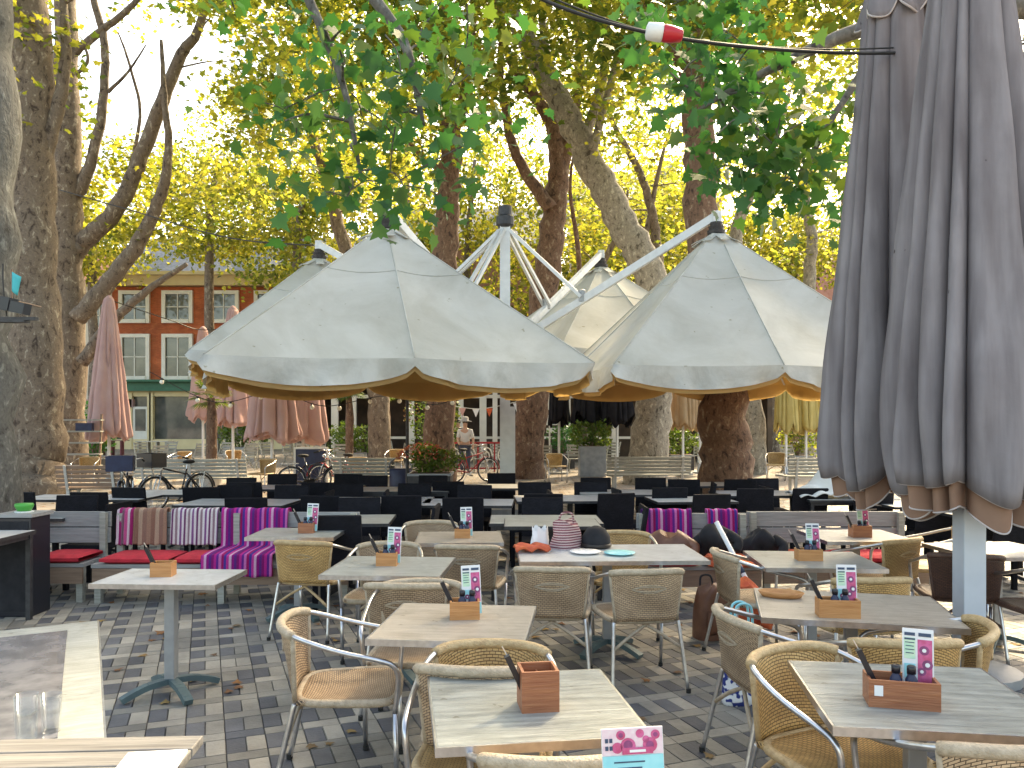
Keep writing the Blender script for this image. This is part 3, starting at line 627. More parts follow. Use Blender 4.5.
# pale mottled leaning trunk
Y = 22
P = ground_start(line([(642, 484), (652, 420), (658, 340), (648, 270), (622, 222), (592, 165), (565, 112), (536, 58), (507, 5), (486, -50)], Y))
lim = [P, line([(580, 145), (598, 100), (606, 50), (606, 0), (590, -60)], Y), line([(560, 100), (548, 60), (542, 10), (550, -40)], Y), line([(592, 150), (618, 60), (640, 20), (660, -20)], 21.5)]
rad = [[.6, .5, .45, .44, .42, .38, .34, .29, .24, .18], [.16, .14, .12, .1, .06], [.13, .12, .1, .05], [.12, .1, .08, .05]]
cl = pxs(56, 450, 650, -100, 30, 18, 25, 61) + pxs(14, 560, 660, 50, 150, 20, 24, 62)
tree('plane_tree', 'pale mottled plane tree leaning steeply between the two large cream canopies', base_of(P), list(zip(lim, rad)), M['bark_pale'], cl, .2, 'mid', M['leaf_mix'], TG, nper=60, crad=.85, n0=20)

# red trunk at the right
Y = 16.4
P = ground_start(line([(728, 506), (726, 470), (722, 400), (712, 300), (701, 200), (698, 110), (694, 40), (688, -60)], Y))
lim = [P, line([(697, 90), (676, 45), (655, 15), (630, -20)], Y), line([(696, 60), (712, 20), (740, -30)], Y)]
rad = [[.62, .53, .47, .41, .34, .3, .25, .17], [.2, .17, .14, .1], [.16, .13, .08]]
cl = pxs(110, 600, 900, -120, 90, 13, 21, 71, lambda x, y: y < 45 or x > 720 or x < 680) + ell(60, (4, 15, 11), (6, 4, 2), 72) + ell(66, (-1.5, 15, 11.5), (6, 4, 1.8), 73)
tree('plane_tree', 'stout red brown trunk standing under the cream canopy beside the grey parasols', base_of(P), list(zip(lim, rad)), M['bark_red'], cl, .2, 'mid', M['leaf_mix'], TG, nper=58, crad=.9, n0=20)

# thinner trees further back
def thin(px, Y, rr, label, clumps, bark='bark_brown', extra=(), mat_='leaf_yellow', nper=60):
    P = ground_start(line(px, Y)); lim = [(P, rr)]+[(line(a, Y), b_) for a, b_ in extra]
    return tree('slender_tree', label, base_of(P), lim, M[bark], clumps, .2, 'mid', M[mat_], 'slender trees behind the canopies', nper=nper, crad=1.0, n0=10)
thin([(380, 474), (378, 400), (362, 300), (338, 225), (322, 165), (304, 115), (280, 70)], 27, [.42, .36, .26, .22, .19, .14, .07], 'slender leaning tree above the peak of the front cream canopy', pxs(44, 240, 400, -20, 210, 25, 31, 81), extra=[([(326, 175), (350, 130), (352, 80)], [.1, .08, .04])])
thin([(663, 470), (660, 300), (655, 230), (646, 190), (634, 160), (616, 130), (606, 100)], 28, [.22, .2, .17, .14, .12, .09, .04], 'thin forked tree seen between the pale leaning trunk and the stout red trunk', pxs(26, 590, 700, 60, 250, 27, 32, 82), extra=[([(640, 260), (650, 215), (660, 165), (672, 120)], [.12, .1, .07, .03])])
thin([(756, 474), (754, 420), (742, 320), (736, 235), (750, 195), (772, 150), (790, 90)], 26, [.4, .34, .26, .2, .17, .12, .06], 'bent yellow tree between the stout red trunk and the grey parasols', pxs(40, 720, 860, -30, 200, 25, 30, 83), bark='bark_pale')
thin([(806, 466), (808, 300), (812, 240), (806, 200), (815, 140)], 30, [.3, .24, .2, .15, .06], 'slim upright tree next to the grey folded parasols', pxs(24, 780, 860, 20, 260, 29, 34, 84), bark='bark_pale')
thin([(585, 468), (588, 330), (600, 270), (620, 230), (628, 190)], 31, [.2, .18, .14, .1, .04], 'thin dark tree behind the rear cream canopy', pxs(22, 540, 660, 150, 300, 30, 34, 85))

# yellow leaved trees across the square
for i, (x, Y, y0, y1, hw, n) in enumerate([(212, 42, 150, 256, 62, 62), (300, 39, 165, 290, 62, 74), (388, 43, 120, 300, 60, 70), (470, 46, 140, 330, 55, 56), (545, 44, 160, 320, 60, 56), (640, 41, 180, 300, 60, 60), (705, 47, 150, 290, 60, 50), (775, 44, 210, 285, 55, 50), (845, 46, 140, 280, 60, 46), (95, 44, 195, 275, 50, 50), (20, 46, 100, 280, 60, 46), (260, 56, 90, 240, 80, 50), (600, 52, 60, 230, 120, 60), (410, 54, 50, 210, 90, 44)]):
    b0 = W(x, 420, Y); b0.z = -.2; yc = (y0+y1)/2
    P = [b0, Vector((b0.x, Y, 1)), W(x-3, yc+30, Y), W(x+5, y0+20, Y)]
    cl = pxs(n, x-hw, x+hw, y0, y1, Y-3.5, Y+3.5, 90+i, lambda px, py: ((px-x)/hw)**2+((py-yc)/((y1-y0)/2))**2 < 1.05)
    lab = ['golden tree in front of the red brick house', 'broad golden tree behind the peak of the front canopy', 'tall golden tree seen just before the reddish forked trunk', 'yellow tree beyond the parasol mast', 'yellow tree behind the forked trunk beyond the mast', 'bright lime tree between the pale leaning trunk and the stout red trunk', 'yellow tree hidden behind the stout red trunk', 'low golden tree over the red tiled roof', 'golden tree showing through beside the grey parasols', 'golden tree before the whitewashed house', 'golden tree behind the two thick flared trunks', 'tall pale gold tree rising behind the red brick house', 'tall broad yellow tree far behind the pale leaning trunk', 'tall yellow tree far behind the reddish forked trunk'][i]
    tree('golden_tree', lab, (b0.x, b0.y, 0), [(P, [.35, .3, .22, .1])], M['bark_brown'], cl, .24, 'far', M['leaf_yellow'], 'golden trees across the square', nper=100, crad=1.35, n0=8, up=.3)
# ------------------------------------------------------------------ buildings across the square
def window_part(parent, x, z, w, h, frame, cols=2, rows=2, y=0, fw=.1, deep=.12):
    """a window set into the facade plane y (facade looks towards -y)"""
    f = MB()
    f.box((x-w/2-fw/2, y-deep/2+.02, z), (fw, deep, h+2*fw)); f.box((x+w/2+fw/2, y-deep/2+.02, z), (fw, deep, h+2*fw))
    f.box((x, y-deep/2+.02, z+h/2+fw/2), (w, deep, fw)); f.box((x, y-deep/2-.01, z-h/2-fw/2), (w, deep+.06, fw))
    for i in range(1, cols): f.box((x-w/2+w*i/cols, y-.03, z), (.055, .06, h))
    for j in range(1, rows): f.box((x, y-.035, z-h/2+h*j/rows), (w, .05, .05))
    o = f.build('window', frame, parent)
    g_ = MB(); g_.box((x, y+.0, z), (w, .015, h)); g_.build('pane', M['glass'], o)
    return o
def wall_with_openings(mb, x0, x1, z0, z1, opens, y, d):
    """a wall slab with real rectangular openings (x, z, w, h)"""
    xs = sorted({x0, x1, *[o[0]-o[2]/2 for o in opens], *[o[0]+o[2]/2 for o in opens]})
    zs = sorted({z0, z1, *[o[1]-o[3]/2 for o in opens], *[o[1]+o[3]/2 for o in opens]})
    for a, b_ in zip(xs, xs[1:]):
        run = None
        for c, e in zip(zs, zs[1:]):
            cx, cz = (a+b_)/2, (c+e)/2
            hole = any(abs(cx-o[0]) < o[2]/2 and abs(cz-o[1]) < o[3]/2 for o in opens)
            if hole:
                if run: mb.box((cx, y+d/2, (run[0]+run[1])/2), (b_-a, d, run[1]-run[0])); run = None
            else: run = (run[0], e) if run else (c, e)
        if run: mb.box(((a+b_)/2, y+d/2, (run[0]+run[1])/2), (b_-a, d, run[1]-run[0]))

YB = 48.0; sB = 800/YB
def bx(px): return (px-512)/sB
def bz(py): return 1.75+(420-py)/sB
h = thing('brick_house', 'red brick house with cream window frames, cream cornice and a dark green shop fascia', 'house', (bx(240), YB, 0)); X0 = bx(240)
opens = []
for px in (135, 178, 224, 270, 316, 352):
    opens.append((bx(px)-X0, bz(307), 1.85, 1.95)); opens.append((bx(px)-X0, bz(357), 1.85, 2.75))
w_ = MB(); wall_with_openings(w_, bx(112)-X0, bx(372)-X0, bz(381), bz(287), opens, 0, .35); w_.box((0, 4.2, bz(334)), (bx(372)-bx(112), 7.6, bz(287)-bz(381)))
w_.build('wall', M['wall_red'], h)
for o in opens: window_part(h, o[0], o[1], o[2]-.44, o[3]-.44, M['white_paint'], 2, 2, -.02, .22, .18)
c = MB(); c.box((0, -.1, bz(281)), (bx(374)-bx(110), .7, .62)); c.box((0, -.3, bz(275.3)), (bx(376)-bx(108), 1.2, .2)); c.box((0, 4, bz(281)), (bx(372)-bx(112), 7.4, .6)); c.build('cornice', M['cream'], h)
r_ = MB(); r_.add([(bx(110)-X0, -.3, bz(273.5)), (bx(374)-X0, -.3, bz(273.5)), (bx(374)-X0, 8.4, bz(273.5)), (bx(110)-X0, 8.4, bz(273.5)), (bx(125)-X0, 3.5, bz(225)), (bx(360)-X0, 3.5, bz(225)), (bx(360)-X0, 4.6, bz(225)), (bx(125)-X0, 4.6, bz(225))],
                  [(3, 2, 1, 0), (4, 5, 6, 7), (0, 1, 5, 4), (1, 2, 6, 5), (2, 3, 7, 6), (3, 0, 4, 7)]); rf = r_.build('roof', M['slate'], h)
c = MB(); c.box((2.2, 4, bz(215)), (1.2, .9, 2.2)); c.build('chimney', M['brick_far'], rf)
f = MB(); f.box((0, -.25, bz(386)), (bx(374)-bx(112), .5, .62)); f.box((0, -.45, bz(381.3)), (bx(376)-bx(110), .9, .12)); f.build('fascia', M['green_paint'], h)
s_ = MB()
for px in (114, 131, 150, 152, 210, 262, 264, 316, 371): s_.box((bx(px)-X0, 0, bz(421)), (.22, .3, bz(392)-.02))
s_.box((0, .1, bz(393.5)), (bx(372)-bx(112), .3, .35)); s_.box((0, .05, .3), (bx(372)-bx(112), .28, .6)); s_.build('shopfront', M['cream'], h)
g_ = MB(); g_.box((0, .2, 2.0), (bx(371)-bx(113), .03, 3.3)); g_.build('shop_window', M['glass'], h)
d = MB(); d.box((bx(141)-X0, -.03, 1.3), (.95, .08, 2.5)); dr = d.build('door', M['white_paint'], h)
d = MB(); d.box((bx(141)-X0, -.08, 1.75), (.62, .03, 1.3)); d.build('door_pane', M['glass'], dr)

h2 = thing('plaster_house', 'whitewashed house beside the red brick house, seen past the faded pink parasol', 'house', (bx(60), YB+.6, 0)); X0 = bx(60)
opens = [(bx(px)-X0, z, 1.3, 1.8) for px in (-30, 15, 60, 95) for z in (4.9, 8.1)]
w_ = MB(); wall_with_openings(w_, bx(-70)-X0, bx(110)-X0, 0, 10, opens, 0, .3); w_.box((0, 4, 5), (bx(109)-bx(-69), 7, 9.9)); w_.build('wall', M['white_wall'], h2)
for o in opens: window_part(h2, o[0], o[1], o[2]-.3, o[3]-.3, M['white_paint'], 2, 2, -.02, .15, .12)
r_ = MB(); a, b_ = bx(-72)-X0, bx(111)-X0
r_.add([(a, -.4, 10.05), (b_, -.4, 10.05), (b_, 8, 10.05), (a, 8, 10.05), (a+.5, 4, 13), (b_-.5, 4, 13)], [(3, 2, 1, 0), (0, 1, 5, 4), (2, 3, 4, 5), (1, 2, 5), (3, 0, 4)]); r_.build('roof', M['tile_red'], h2)
d = MB(); d.box((bx(92)-X0, -.35, 2.75), (5, .8, .5)); d.build('awning', M['pink_fabric'], h2)

def house(name, label, px0, px1, ytop, Y, wall, roofm, rh, win_rows, cols, frame):
    s = 800/Y; x0, x1 = (px0-512)/s, (px1-512)/s; xc = (x0+x1)/2; H = 1.75+(420-ytop)/s
    t = thing(name, label, 'house', (xc, Y, 0)); w_ = x1-x0
    opens = [(-w_/2+w_*(i+.5)/cols, z, 1.15, 1.7) for i in range(cols) for z in win_rows]
    m = MB(); wall_with_openings(m, -w_/2, w_/2, 0, H, opens, 0, .3); m.box((0, 4.2, H/2), (w_-.05, 7.6, H-.05)); m.build('wall', wall, t)
    for o in opens: window_part(t, o[0], o[1], .9, 1.45, frame, 2, 2, -.02, .12, .12)
    r_ = MB(); r_.add([(-w_/2-.3, -.5, H), (w_/2+.3, -.5, H), (w_/2+.3, 8.2, H), (-w_/2-.3, 8.2, H), (-w_/2, 3.9, H+rh), (w_/2, 3.9, H+rh)], [(3, 2, 1, 0), (0, 1, 5, 4), (2, 3, 4, 5), (1, 2, 5), (3, 0, 4)])
    rf = r_.build('roof', roofm, t); c = MB(); c.box((w_*.2, 4, H+rh), (.9, .8, 1.6)); c.build('chimney', wall, rf)
    return t
house('brick_house', 'brown brick house with a grey roof beyond the parasol mast', 390, 560, 245, 54, M['brick_far'], M['slate'], 3.5, (4.6, 8.0), 5, M['white_paint'])
house('plaster_house', 'pale house with a flat grey front beyond the stout red trunk', 575, 720, 200, 56, M['white_wall'], M['slate'], 3, (4.8, 8.2, 11.8), 5, M['white_paint'])
house('brick_house', 'low brick house under a red tiled roof behind the cream canopy beside the grey parasols', 700, 960, 318, 50, M['brick_far'], M['tile_red'], 5.2, (4.6,), 7, M['white_paint'])
house('plaster_house', 'tall cream house hidden behind the grey parasols', 965, 1180, 170, 52, M['white_wall'], M['tile_red'], 3, (4.8, 8.2, 11.8), 6, M['white_paint'])

# glazed cafe front behind the canopies
YV = 33.0; sV = 800/YV; vx = lambda p: (p-512)/sV
v = thing('cafe_pavilion', 'long low cafe front with white posts and dark glass under the canopies', 'cafe', (vx(540), YV, 0)); X0 = vx(540)
m = MB(); m.box((0, 3, 1.6), (vx(770)-vx(318), .2, 3.2)); m.box((vx(318)-X0, 1.5, 1.6), (.2, 3, 3.2)); m.box((vx(770)-X0, 1.5, 1.6), (.2, 3, 3.2)); m.build('wall', M['dark_in'], v)
m = MB(); m.box((0, 1.4, 3.3), (vx(775)-vx(312), 4, .22)); m.build('roof', M['slate'], v)
for i, px in enumerate((335, 354, 387, 411, 432, 461, 483, 495, 568, 615, 660, 700, 745)):
    m = MB(); m.box((vx(px)-X0, 0, 1.595), (.2 if i % 3 else .28, .16, 3.19)); m.build('post', M['white_paint'], v)
m = MB(); m.box((0, .02, 2.72), (vx(769)-vx(319), .08, .14)); m.box((0, .02, 1.02), (vx(769)-vx(319), .07, .1)); m.build('rail', M['white_paint'], v)
m = MB(); m.box((vx(558)-X0, .1, 2.45), (.95, .1, .55)); m.box((vx(558)-X0, .1, 1.75), (.95, .1, .42)); m.box((vx(558)-X0, .1, 1.32), (.95, .1, .2)); m.build('notice_board', M['white_paint'], v)

# ------------------------------------------------------------------ four armed parasol
def canopy(parent, cx, cy, th, half, ze, za, bulge=1.06):
    N = 96
    def rad_(phi):
        # square with ribs to the corners and pushed out ribs to the middle of each side
        k = phi/(math.pi/4); i = math.floor(k); t = k-i
        def pt(ii):
            a = ii*math.pi/4; r = half*bulge if ii % 2 == 0 else half*math.sqrt(2); return Vector((r*math.cos(a), r*math.sin(a)))
        p = pt(i).lerp(pt(i+1), t); s = math.sin(math.pi*t)
        return p, s, t
    M_ = 14
    def fn(u, v):
        phi = u*2*math.pi; p, s, t = rad_(phi)
        q = .05+.95*v
        sag = s*(.045*math.sin(math.pi*min(1, v))+.02*v)
        p = p*(q*(1-.022*s*v)); z = lerp(za, ze, v**.97) - sag
        c_, s_ = math.cos(th), math.sin(th)
        return (cx+p.x*c_-p.y*s_, cy+p.x*s_+p.y*c_, z)
    m = MB()
    for i in range(8): m.grid(lambda u, v: fn((i+.0001+u*.9998)/8, v), 12, M_)
    o = m.build('canopy', M['canvas'], parent, smooth=True)
    def fv(u, v):
        phi = u*2*math.pi; p, s, t = rad_(phi); e = fn(u, 1)
        d = .10+.23*abs(s)**.5
        wob = (.022*math.sin(phi*19+math.sin(phi*5)*2) + .014*math.sin(phi*43+1))*v**1.5
        k = 1+.012*v+wob
        return (cx+(e[0]-cx)*k, cy+(e[1]-cy)*k, e[2]-d*v)
    m = MB(); m.grid(fv, N*2, 4, wrap=True); m.build('valance', M['canvas_edge'], o, smooth=True)
    m = MB(); m.grid(lambda u, v: (lambda e: (cx+(e[0]-cx)*.985, cy+(e[1]-cy)*.985, e[2]-.05))(fn(u, v)), N, M_, wrap=True)
    def fl(u, v):
        e = fv(u, min(1, v)); return (cx+(e[0]-cx)*.985, cy+(e[1]-cy)*.985, e[2]+.0-(.05 if v == 0 else .0)*1 - .06*v)
    m.grid(fl, N*2, 3, wrap=True); m.build('lining', M['canvas_in'], o, smooth=True)  # added underside sheet, coloured like sun through the canopy
    m = MB(); m.tube([Vector(fn(i/96, .36))+Vector((0, 0, .004)) for i in range(97)], .009, 5, cap=False)
    for k in range(8): m.tube([Vector(fn(k/8, t/10))+Vector((0, 0, .003)) for t in range(1, 11)], .011, 5)
    m.build('seam', M['canvas_edge'], o, smooth=True)
    for i in range(8):
        m = MB(); pts = [Vector(fn(i/8, t)) - Vector((0, 0, .075)) for t in (0, .35, .7, .985)]
        for a, b_ in zip(pts, pts[1:]): m.beam(a, b_, .035, .05)
        m.build('rib', M['white_metal'], o)
    m = MB(); m.lathe([(.15, 0), (.16, .06), (.12, .07), (.135, .13), (.1, .14), (.11, .2), (.05, .22)], 16, (cx, cy, za+.01)); m.build('finial', M['steel_dark'], o, smooth=False)
    m = MB()
    for i in range(8):
        a = th+i*math.pi/4; m.beam((cx+.02*math.cos(a), cy+.02*math.sin(a), za+.03), (cx+.42*math.cos(a), cy+.42*math.sin(a), za-.17), .16, .012)
    m.build('vent_cap', M['canvas_edge'], o)
    return o
MX, MY = -.13, 15.0
sy = thing('four_armed_parasol', 'large cream parasol, a white mast carrying four peaked canopies on sloping arms', 'parasol', (MX, MY, 0))
m = MB(); m.box((0, 0, 2.7), (.19, .19, 5.4)); m.box((0.14, -.03, 1.0), (.1, .12, 2.0)); m.build('mast', M['white_metal'], sy)
m = MB(); m.box((0, 0, .06), (.9, .9, .12)); m.build('base_plate', M['post_grey'], sy)
m = MB(); m.lathe([(.12, 5.35), (.17, 5.4), (.17, 5.55), (.13, 5.58), (.13, 5.75), (.04, 5.78)], 14); m.build('mast_cap', M['steel_dark'], sy)
CAN = [(-1.9, 12.1, .29, 2.40, 2.50, 4.62), (3.5, 13.7, .12, 2.4, 2.52, 4.92), (2.05, 18.4, .45, 2.4, 3.15, 5.25), (-4.15, 17.2, .3, 2.4, 3.0, 5.2)]
for cx, cy, th, half, ze, za in CAN:
    canopy(sy, cx-MX, cy-MY, th, half, ze, za)
    tip = Vector((cx-MX, cy-MY, za+.36)); d = Vector((tip.x, tip.y, 0)).normalized()
    tip2 = tip + d*.06; root = Vector((d.x*.12, d.y*.12, 3.15))
    m = MB(); m.beam(root, tip2, .10, .135); m.box(tip+Vector((0, 0, -.06)), (.14, .14, .2)); arm = m.build('arm', M['white_metal'], sy, bevel=.01)
    k = root.lerp(tip2, .36)
    for off in (-.05, .05):
        n_ = Vector((-d.y, d.x, 0))*off
        m = MB(); m.beam(Vector((d.x*.1, d.y*.1, 5.3))+n_, k+n_*1.6+Vector((0, 0, .06)), .05, .06); m.build('strut', M['white_metal'], sy)
    m = MB(); m.lathe([(.03, -.12), (.075, -.1), (.075, .1), (.03, .12)], 10, (k.x, k.y, k.z+.08)); m.build('hinge', M['post_grey'], sy)
# rain gutter between the two near canopies
q = W(600, 372, 13.3)-Vector((MX, MY, 0)); m = MB()
m.grid(lambda u, v: (q.x-.24+.48*u, q.y-.12*math.sin(math.pi*u), q.z+.22-.44*v-.06*math.sin(math.pi*u)*v), 10, 6); m.build('gutter_flap', M['canvas_edge'], sy, smooth=True, solid=.02)

# ------------------------------------------------------------------ closed parasols
def closed_parasol(name, label, loc, pole_r, zt, zh, r_top, r_hem, folds, fab, lin, polem, seed, group=None, depth=.3, base=True, rz=0, flare=.35, tieband=None, zpole=None, flaps=8, drop=.16, NU=220, polerect=False, tuck=0, liner=-.07, hung=0):
    q = random.Random(seed); t = thing(name, label, 'parasol', loc, rz, group)
    ph = [q.uniform(0, 6.28) for _ in range(6)]
    amp = [q.uniform(.55, 1.3) for _ in range(folds)]
    def r_at(u, v):
        a = u*2*math.pi; z01 = v
        R0 = lerp(r_top, r_hem, z01**(1.0 if tuck else .85))
        k = u*folds + .42*math.sin(a*3+ph[0]) + .3*math.sin(a*2+ph[1]+v*.8) + .12*math.sin(a*7+ph[2])
        i = int(math.floor(k)) % folds; fr = k-math.floor(k)
        fold = abs(math.sin(math.pi*fr))**(.45 if tuck else .55)   # round pleat with sharp valley
        A = depth*amp[i]*lerp(.55, 1, v)
        rr = R0*(1-A*(1-fold)) * (1+.05*math.sin(a*2+ph[2]+v*2.2)+.03*math.sin(a*5+ph[3]-v*4))
        rr *= 1 + .09*math.exp(-((v-.97)/.08)**2)*math.sin(a*flaps+ph[4])
        rr *= 1 + .012*math.sin(v*26+a*4+ph[5]) - .2*max(0, (v-.8)/.2)**2*tuck
        return max(rr, .03)
    def hem(u):
        a = u*2*math.pi + .25*math.sin(u*4*math.pi+ph[0]); k = abs(math.sin(a*flaps/2+ph[4]))
        return zh + drop*(1-k**.8)*(1+.5*math.sin(a*2+ph[3])) + .06*math.sin(a*3+ph[1])
    def fn(u, v, sc=1, dz=0):
        a = u*2*math.pi; r = r_at(u, v)*sc; z = lerp(zt, hem(u)+dz, v)
        return (r*math.cos(a), r*math.sin(a), z)
    m = MB(); m.grid(fn, NU, 40, wrap=True)
    can = m.build('canopy', fab, t, smooth=True, solid=.012, soff=-1)
    if tuck:
        m = MB(); m.tube([fn(i/NU, 1) for i in range(NU+1)], .007, 6, cap=False); m.build('piping', M['piping'], can, smooth=True)
        m = MB(); m.tube([(lambda p: p)(fn(i/NU, 1, .84, liner)) for i in range(NU+1)], .006, 6, cap=False); m.build('lining_edge', M['piping'], can, smooth=True)
    m = MB(); m.grid(lambda u, v: fn(u, .72+.28*v, .84, liner*v), NU//2, 10, wrap=True); m.build('lining', lin, can, smooth=True)
    zp = zpole or zt+.12
    m = MB()
    if polerect: m.box((0, 0, (zp+hung)/2), (pole_r*2, pole_r*2, zp-hung))
    else: m.lathe([(pole_r, 0), (pole_r, zp-.02), (pole_r*.6, zp)], 16)
    m.build('pole', polem, t, smooth=False, bevel=.006 if polerect else 0)
    m = MB(); m.lathe([(r_top*1.1, zt-.1), (r_top*1.0, zt+.02), (r_top*.5, zt+.1), (.02, zt+.13)], 20); m.build('cap', fab, t, smooth=True)
    if base and not hung:
        m = MB(); m.lathe([(.32, 0), (.32, .06), (.1, .08), (pole_r*1.25, .3)], 20); m.build('base', M['post_grey'], t)
    if tieband:
        v = (zt-tieband)/(zt-zh); m = MB(); m.grid(lambda u, w_: (lambda p: (p[0]*1.02, p[1]*1.02, tieband+.02*w_))(fn(u, v)), 80, 1, wrap=True); m.build('tie_cord', lin, can)
    return t
p = W(969, 674, 5.45)
closed_parasol('closed_parasol', 'grey folded parasol on a pale square post, standing among the brown chairs', (p.x, 5.45, 0), .075, 5.8, 1.25, .1, .62, 10, M['grey_fabric'], M['rust_fabric'], M['pole_pale'], 3, 'grey folded parasols', polerect=True, zpole=6.4, flaps=9, drop=.16, NU=340, depth=.6, tuck=1, liner=-.17)
p = W(905, 640, 6.35)
P0 = W(969, 674, 5.45)
GP = [o for o in bpy.data.objects if o.get('label', '').startswith('grey folded parasol on a pale')][0]
for qx, qy in ((p.x-.07-P0.x, 6.35-5.45), (4.2-P0.x, 6.0-5.45)):     # arms at the mast top from which the other two hang
    m = MB(); m.beam((0, 0, 6.3), (qx, qy, 6.6), .1, .12); m.build('arm', M['white_metal'], GP)
closed_parasol('closed_parasol', 'grey folded parasol partly behind the other grey one, with a scalloped vent near its top', (p.x-.07, 6.35, 0), .07, 5.9, 1.26, .14, .6, 10, M['grey_fabric'], M['rust_fabric'], M['pole_pale'], 8, 'grey folded parasols', polerect=True, zpole=6.6, flaps=9, drop=.16, NU=340, depth=.6, tuck=1, liner=-.15, hung=1.35)
closed_parasol('closed_parasol', 'grey folded parasol at the frame edge with only its pleats in view', (4.2, 6.0, 0), .07, 5.9, 1.2, .2, .56, 10, M['grey_fabric'], M['rust_fabric'], M['pole_pale'], 12, 'grey folded parasols', polerect=True, zpole=6.6, flaps=9, drop=.16, depth=.55, tuck=1, liner=-.15, hung=1.35)
VP = [o for o in bpy.data.objects if o.get('label', '').startswith('grey folded parasol partly')][0]
def vf(u, v):
    a = u*2*math.pi; k = abs(math.sin(a*3.5+.6)); r = lerp(.15, .27, v**.8)*(1+.12*v*math.sin(a*7+1.2)); return (r*math.cos(a), r*math.sin(a), lerp(5.35, 4.86+.13*(1-k**.6), v))
m = MB(); m.grid(vf, 140, 10, wrap=True); m.build('vent_skirt', M['grey_fabric'], VP, smooth=True, solid=.01)
m = MB(); m.tube([vf(i/140, 1) for i in range(141)], .008, 6, cap=False); m.build('vent_edge', M['piping'], VP, smooth=True)
PG = 'faded pink folded parasols'
def pp(x, ytop, yhem, Y, hw, label, seed, fab='pink_fabric', lin='pink_fabric', group=PG, name='closed_parasol', folds=11, tie=None, depth=.32):
    s = 800/Y; zt = 1.75+(420-ytop)/s; zh = 1.75+(420-yhem)/s
    return closed_parasol(name, label, ((x-512)/s, Y, 0), .04, zt, zh, .13, hw/s, folds, M[fab], M[lin], M['white_metal'], seed, group, depth=depth, base=True, flaps=6, drop=.25, NU=120, tieband=tie)
pp(109, 300, 438, 22, 21, 'faded pink folded parasol standing before the red brick house', 21, tie=2.6)
pp(272, 300, 440, 20.5, 27, 'faded pink folded parasol in the middle of the pink bunch under the cream canopy', 22)
pp(303, 300, 442, 21.5, 25, 'faded pink folded parasol at the end of the pink bunch towards the palms', 23)
pp(233, 310, 425, 24, 20, 'faded pink folded parasol behind the potted palm', 24)
pp(203, 330, 420, 27, 14, 'small faded pink folded parasol further off beside the potted palm', 25)
for i, (x, hw) in enumerate(((559, 11), (588, 17), (617, 16))):
    pp(x, 320, 424, 26-i*.5, hw, ['narrow black folded parasol next to the notice board', 'wide black folded parasol behind the sunlit bench', 'black folded parasol touching the trunk behind the long bench'][i], 31+i, 'black_fabric', 'black_fabric', 'black folded parasols')
for i, (x, hw) in enumerate(((658, 13), (683, 16), (700, 10))):
    pp(x, 320, 428, 25+i*.7, hw, ['beige folded parasol with a pale seam beside the trunk', 'wide beige folded parasol above the white bench', 'beige folded parasol half behind the stout red trunk'][i], 41+i, 'beige_fabric', 'beige_fabric', 'beige folded parasols')
for i, (x, hw) in enumerate(((786, 12), (806, 13), (828, 14))):
    pp(x, 315, 432, 25+i*.8, hw, ['straw coloured folded parasol just beyond the stout red trunk', 'straw coloured folded parasol above the far table', 'straw coloured folded parasol half behind the grey ones'][i], 51+i, 'straw_fabric', 'straw_fabric', 'straw coloured folded parasols')

# ------------------------------------------------------------------ lamp on the nearest trunk, cables, festoon lamp
t = thing('trunk_spotlight', 'black spotlight on a bar strapped to the grey trunk', 'spotlight', (0, 0, 0))
a = W(-2, 319, 7.35); t.location = a
m = MB(); m.box((.12, -.02, 0), (.5, .05, .03)); m.box((.06, -.02, -.025), (.44, .1, .02)); m.tube([(-.1, 0, .0), (-.1, .3, .02)], .02, 8); m.build('bracket', M['steel_dark'], t)
m = MB(); m.box((.2, -.05, .1), (.2, .12, .1), ry=.2); m.box((.12, -.05, .13), (.1, .14, .12), ry=.2); m.build('lamp_body', M['black_plastic'], t)
m = MB(); m.tube(smooth_path([(.1, -.03, .02), (.08, -.05, .3), (.06, -.02, .5)]), .007, 6); m.build('cable', M['cable'], t)
a = W(14, 300, 7.3); m = MB(); m.grid(lambda u, v: (-.02+.09*u*(1-v*.4), -.02*math.sin(3*u), .26-.17*v-.05*u), 6, 6)
t = thing('turquoise_flag', 'small turquoise pennant above the spotlight on the grey trunk', 'flag', (a.x, a.y, a.z)); m.build('cloth', M['teal_flag'], t, smooth=True, solid=.004)
m = MB(); m.tube([(-.02, 0, -.1), (-.02, 0, .28)], .008, 6); m.tube([(-.02, 0, .0), (-.02, .45, .0)], .008, 6); m.build('stick', M['bench_brown'], t)

def cable(label, pts, r=.012, name='overhead_cable'):
    m = MB(); m.tube(smooth_path(pts, 8), r, 6); return tag(m.build(name, M['cable'], None, smooth=True), label, 'cable', 'overhead cables')
P = [W(480, -40, 5.6), W(548, 2, 5.5), W(660, 35, 5.4), W(800, 51, 5.6), W(925, 52, 6.27), W(1060, 40, 6.6)]
cable('thick black cable slung from the trees to the grey folded parasol', P, .0125)
cable('thin twisted black wire running beside the thick black cable', [p_+Vector((0, .015, .03+.02*math.sin(i*2))) for i, p_ in enumerate(P)], .006)
a = W(662, 33, 5.38)
t = thing('festoon_lamp', 'white and red lamp fitting hanging on the black cable', 'lamp', (a.x, a.y, a.z)); t.rotation_euler = (0, R(98), 0)
m = MB(); m.lathe([(.03, -.11), (.055, -.1), (.06, -.04), (.06, .0), (.05, .005)], 16); m.build('socket', M['white_plastic'], t, smooth=True)
m = MB(); m.lathe([(.055, .005), (.058, .02), (.055, .07), (.042, .13), (.03, .14)], 16); m.build('cap', M['red_plastic'], t, smooth=True)
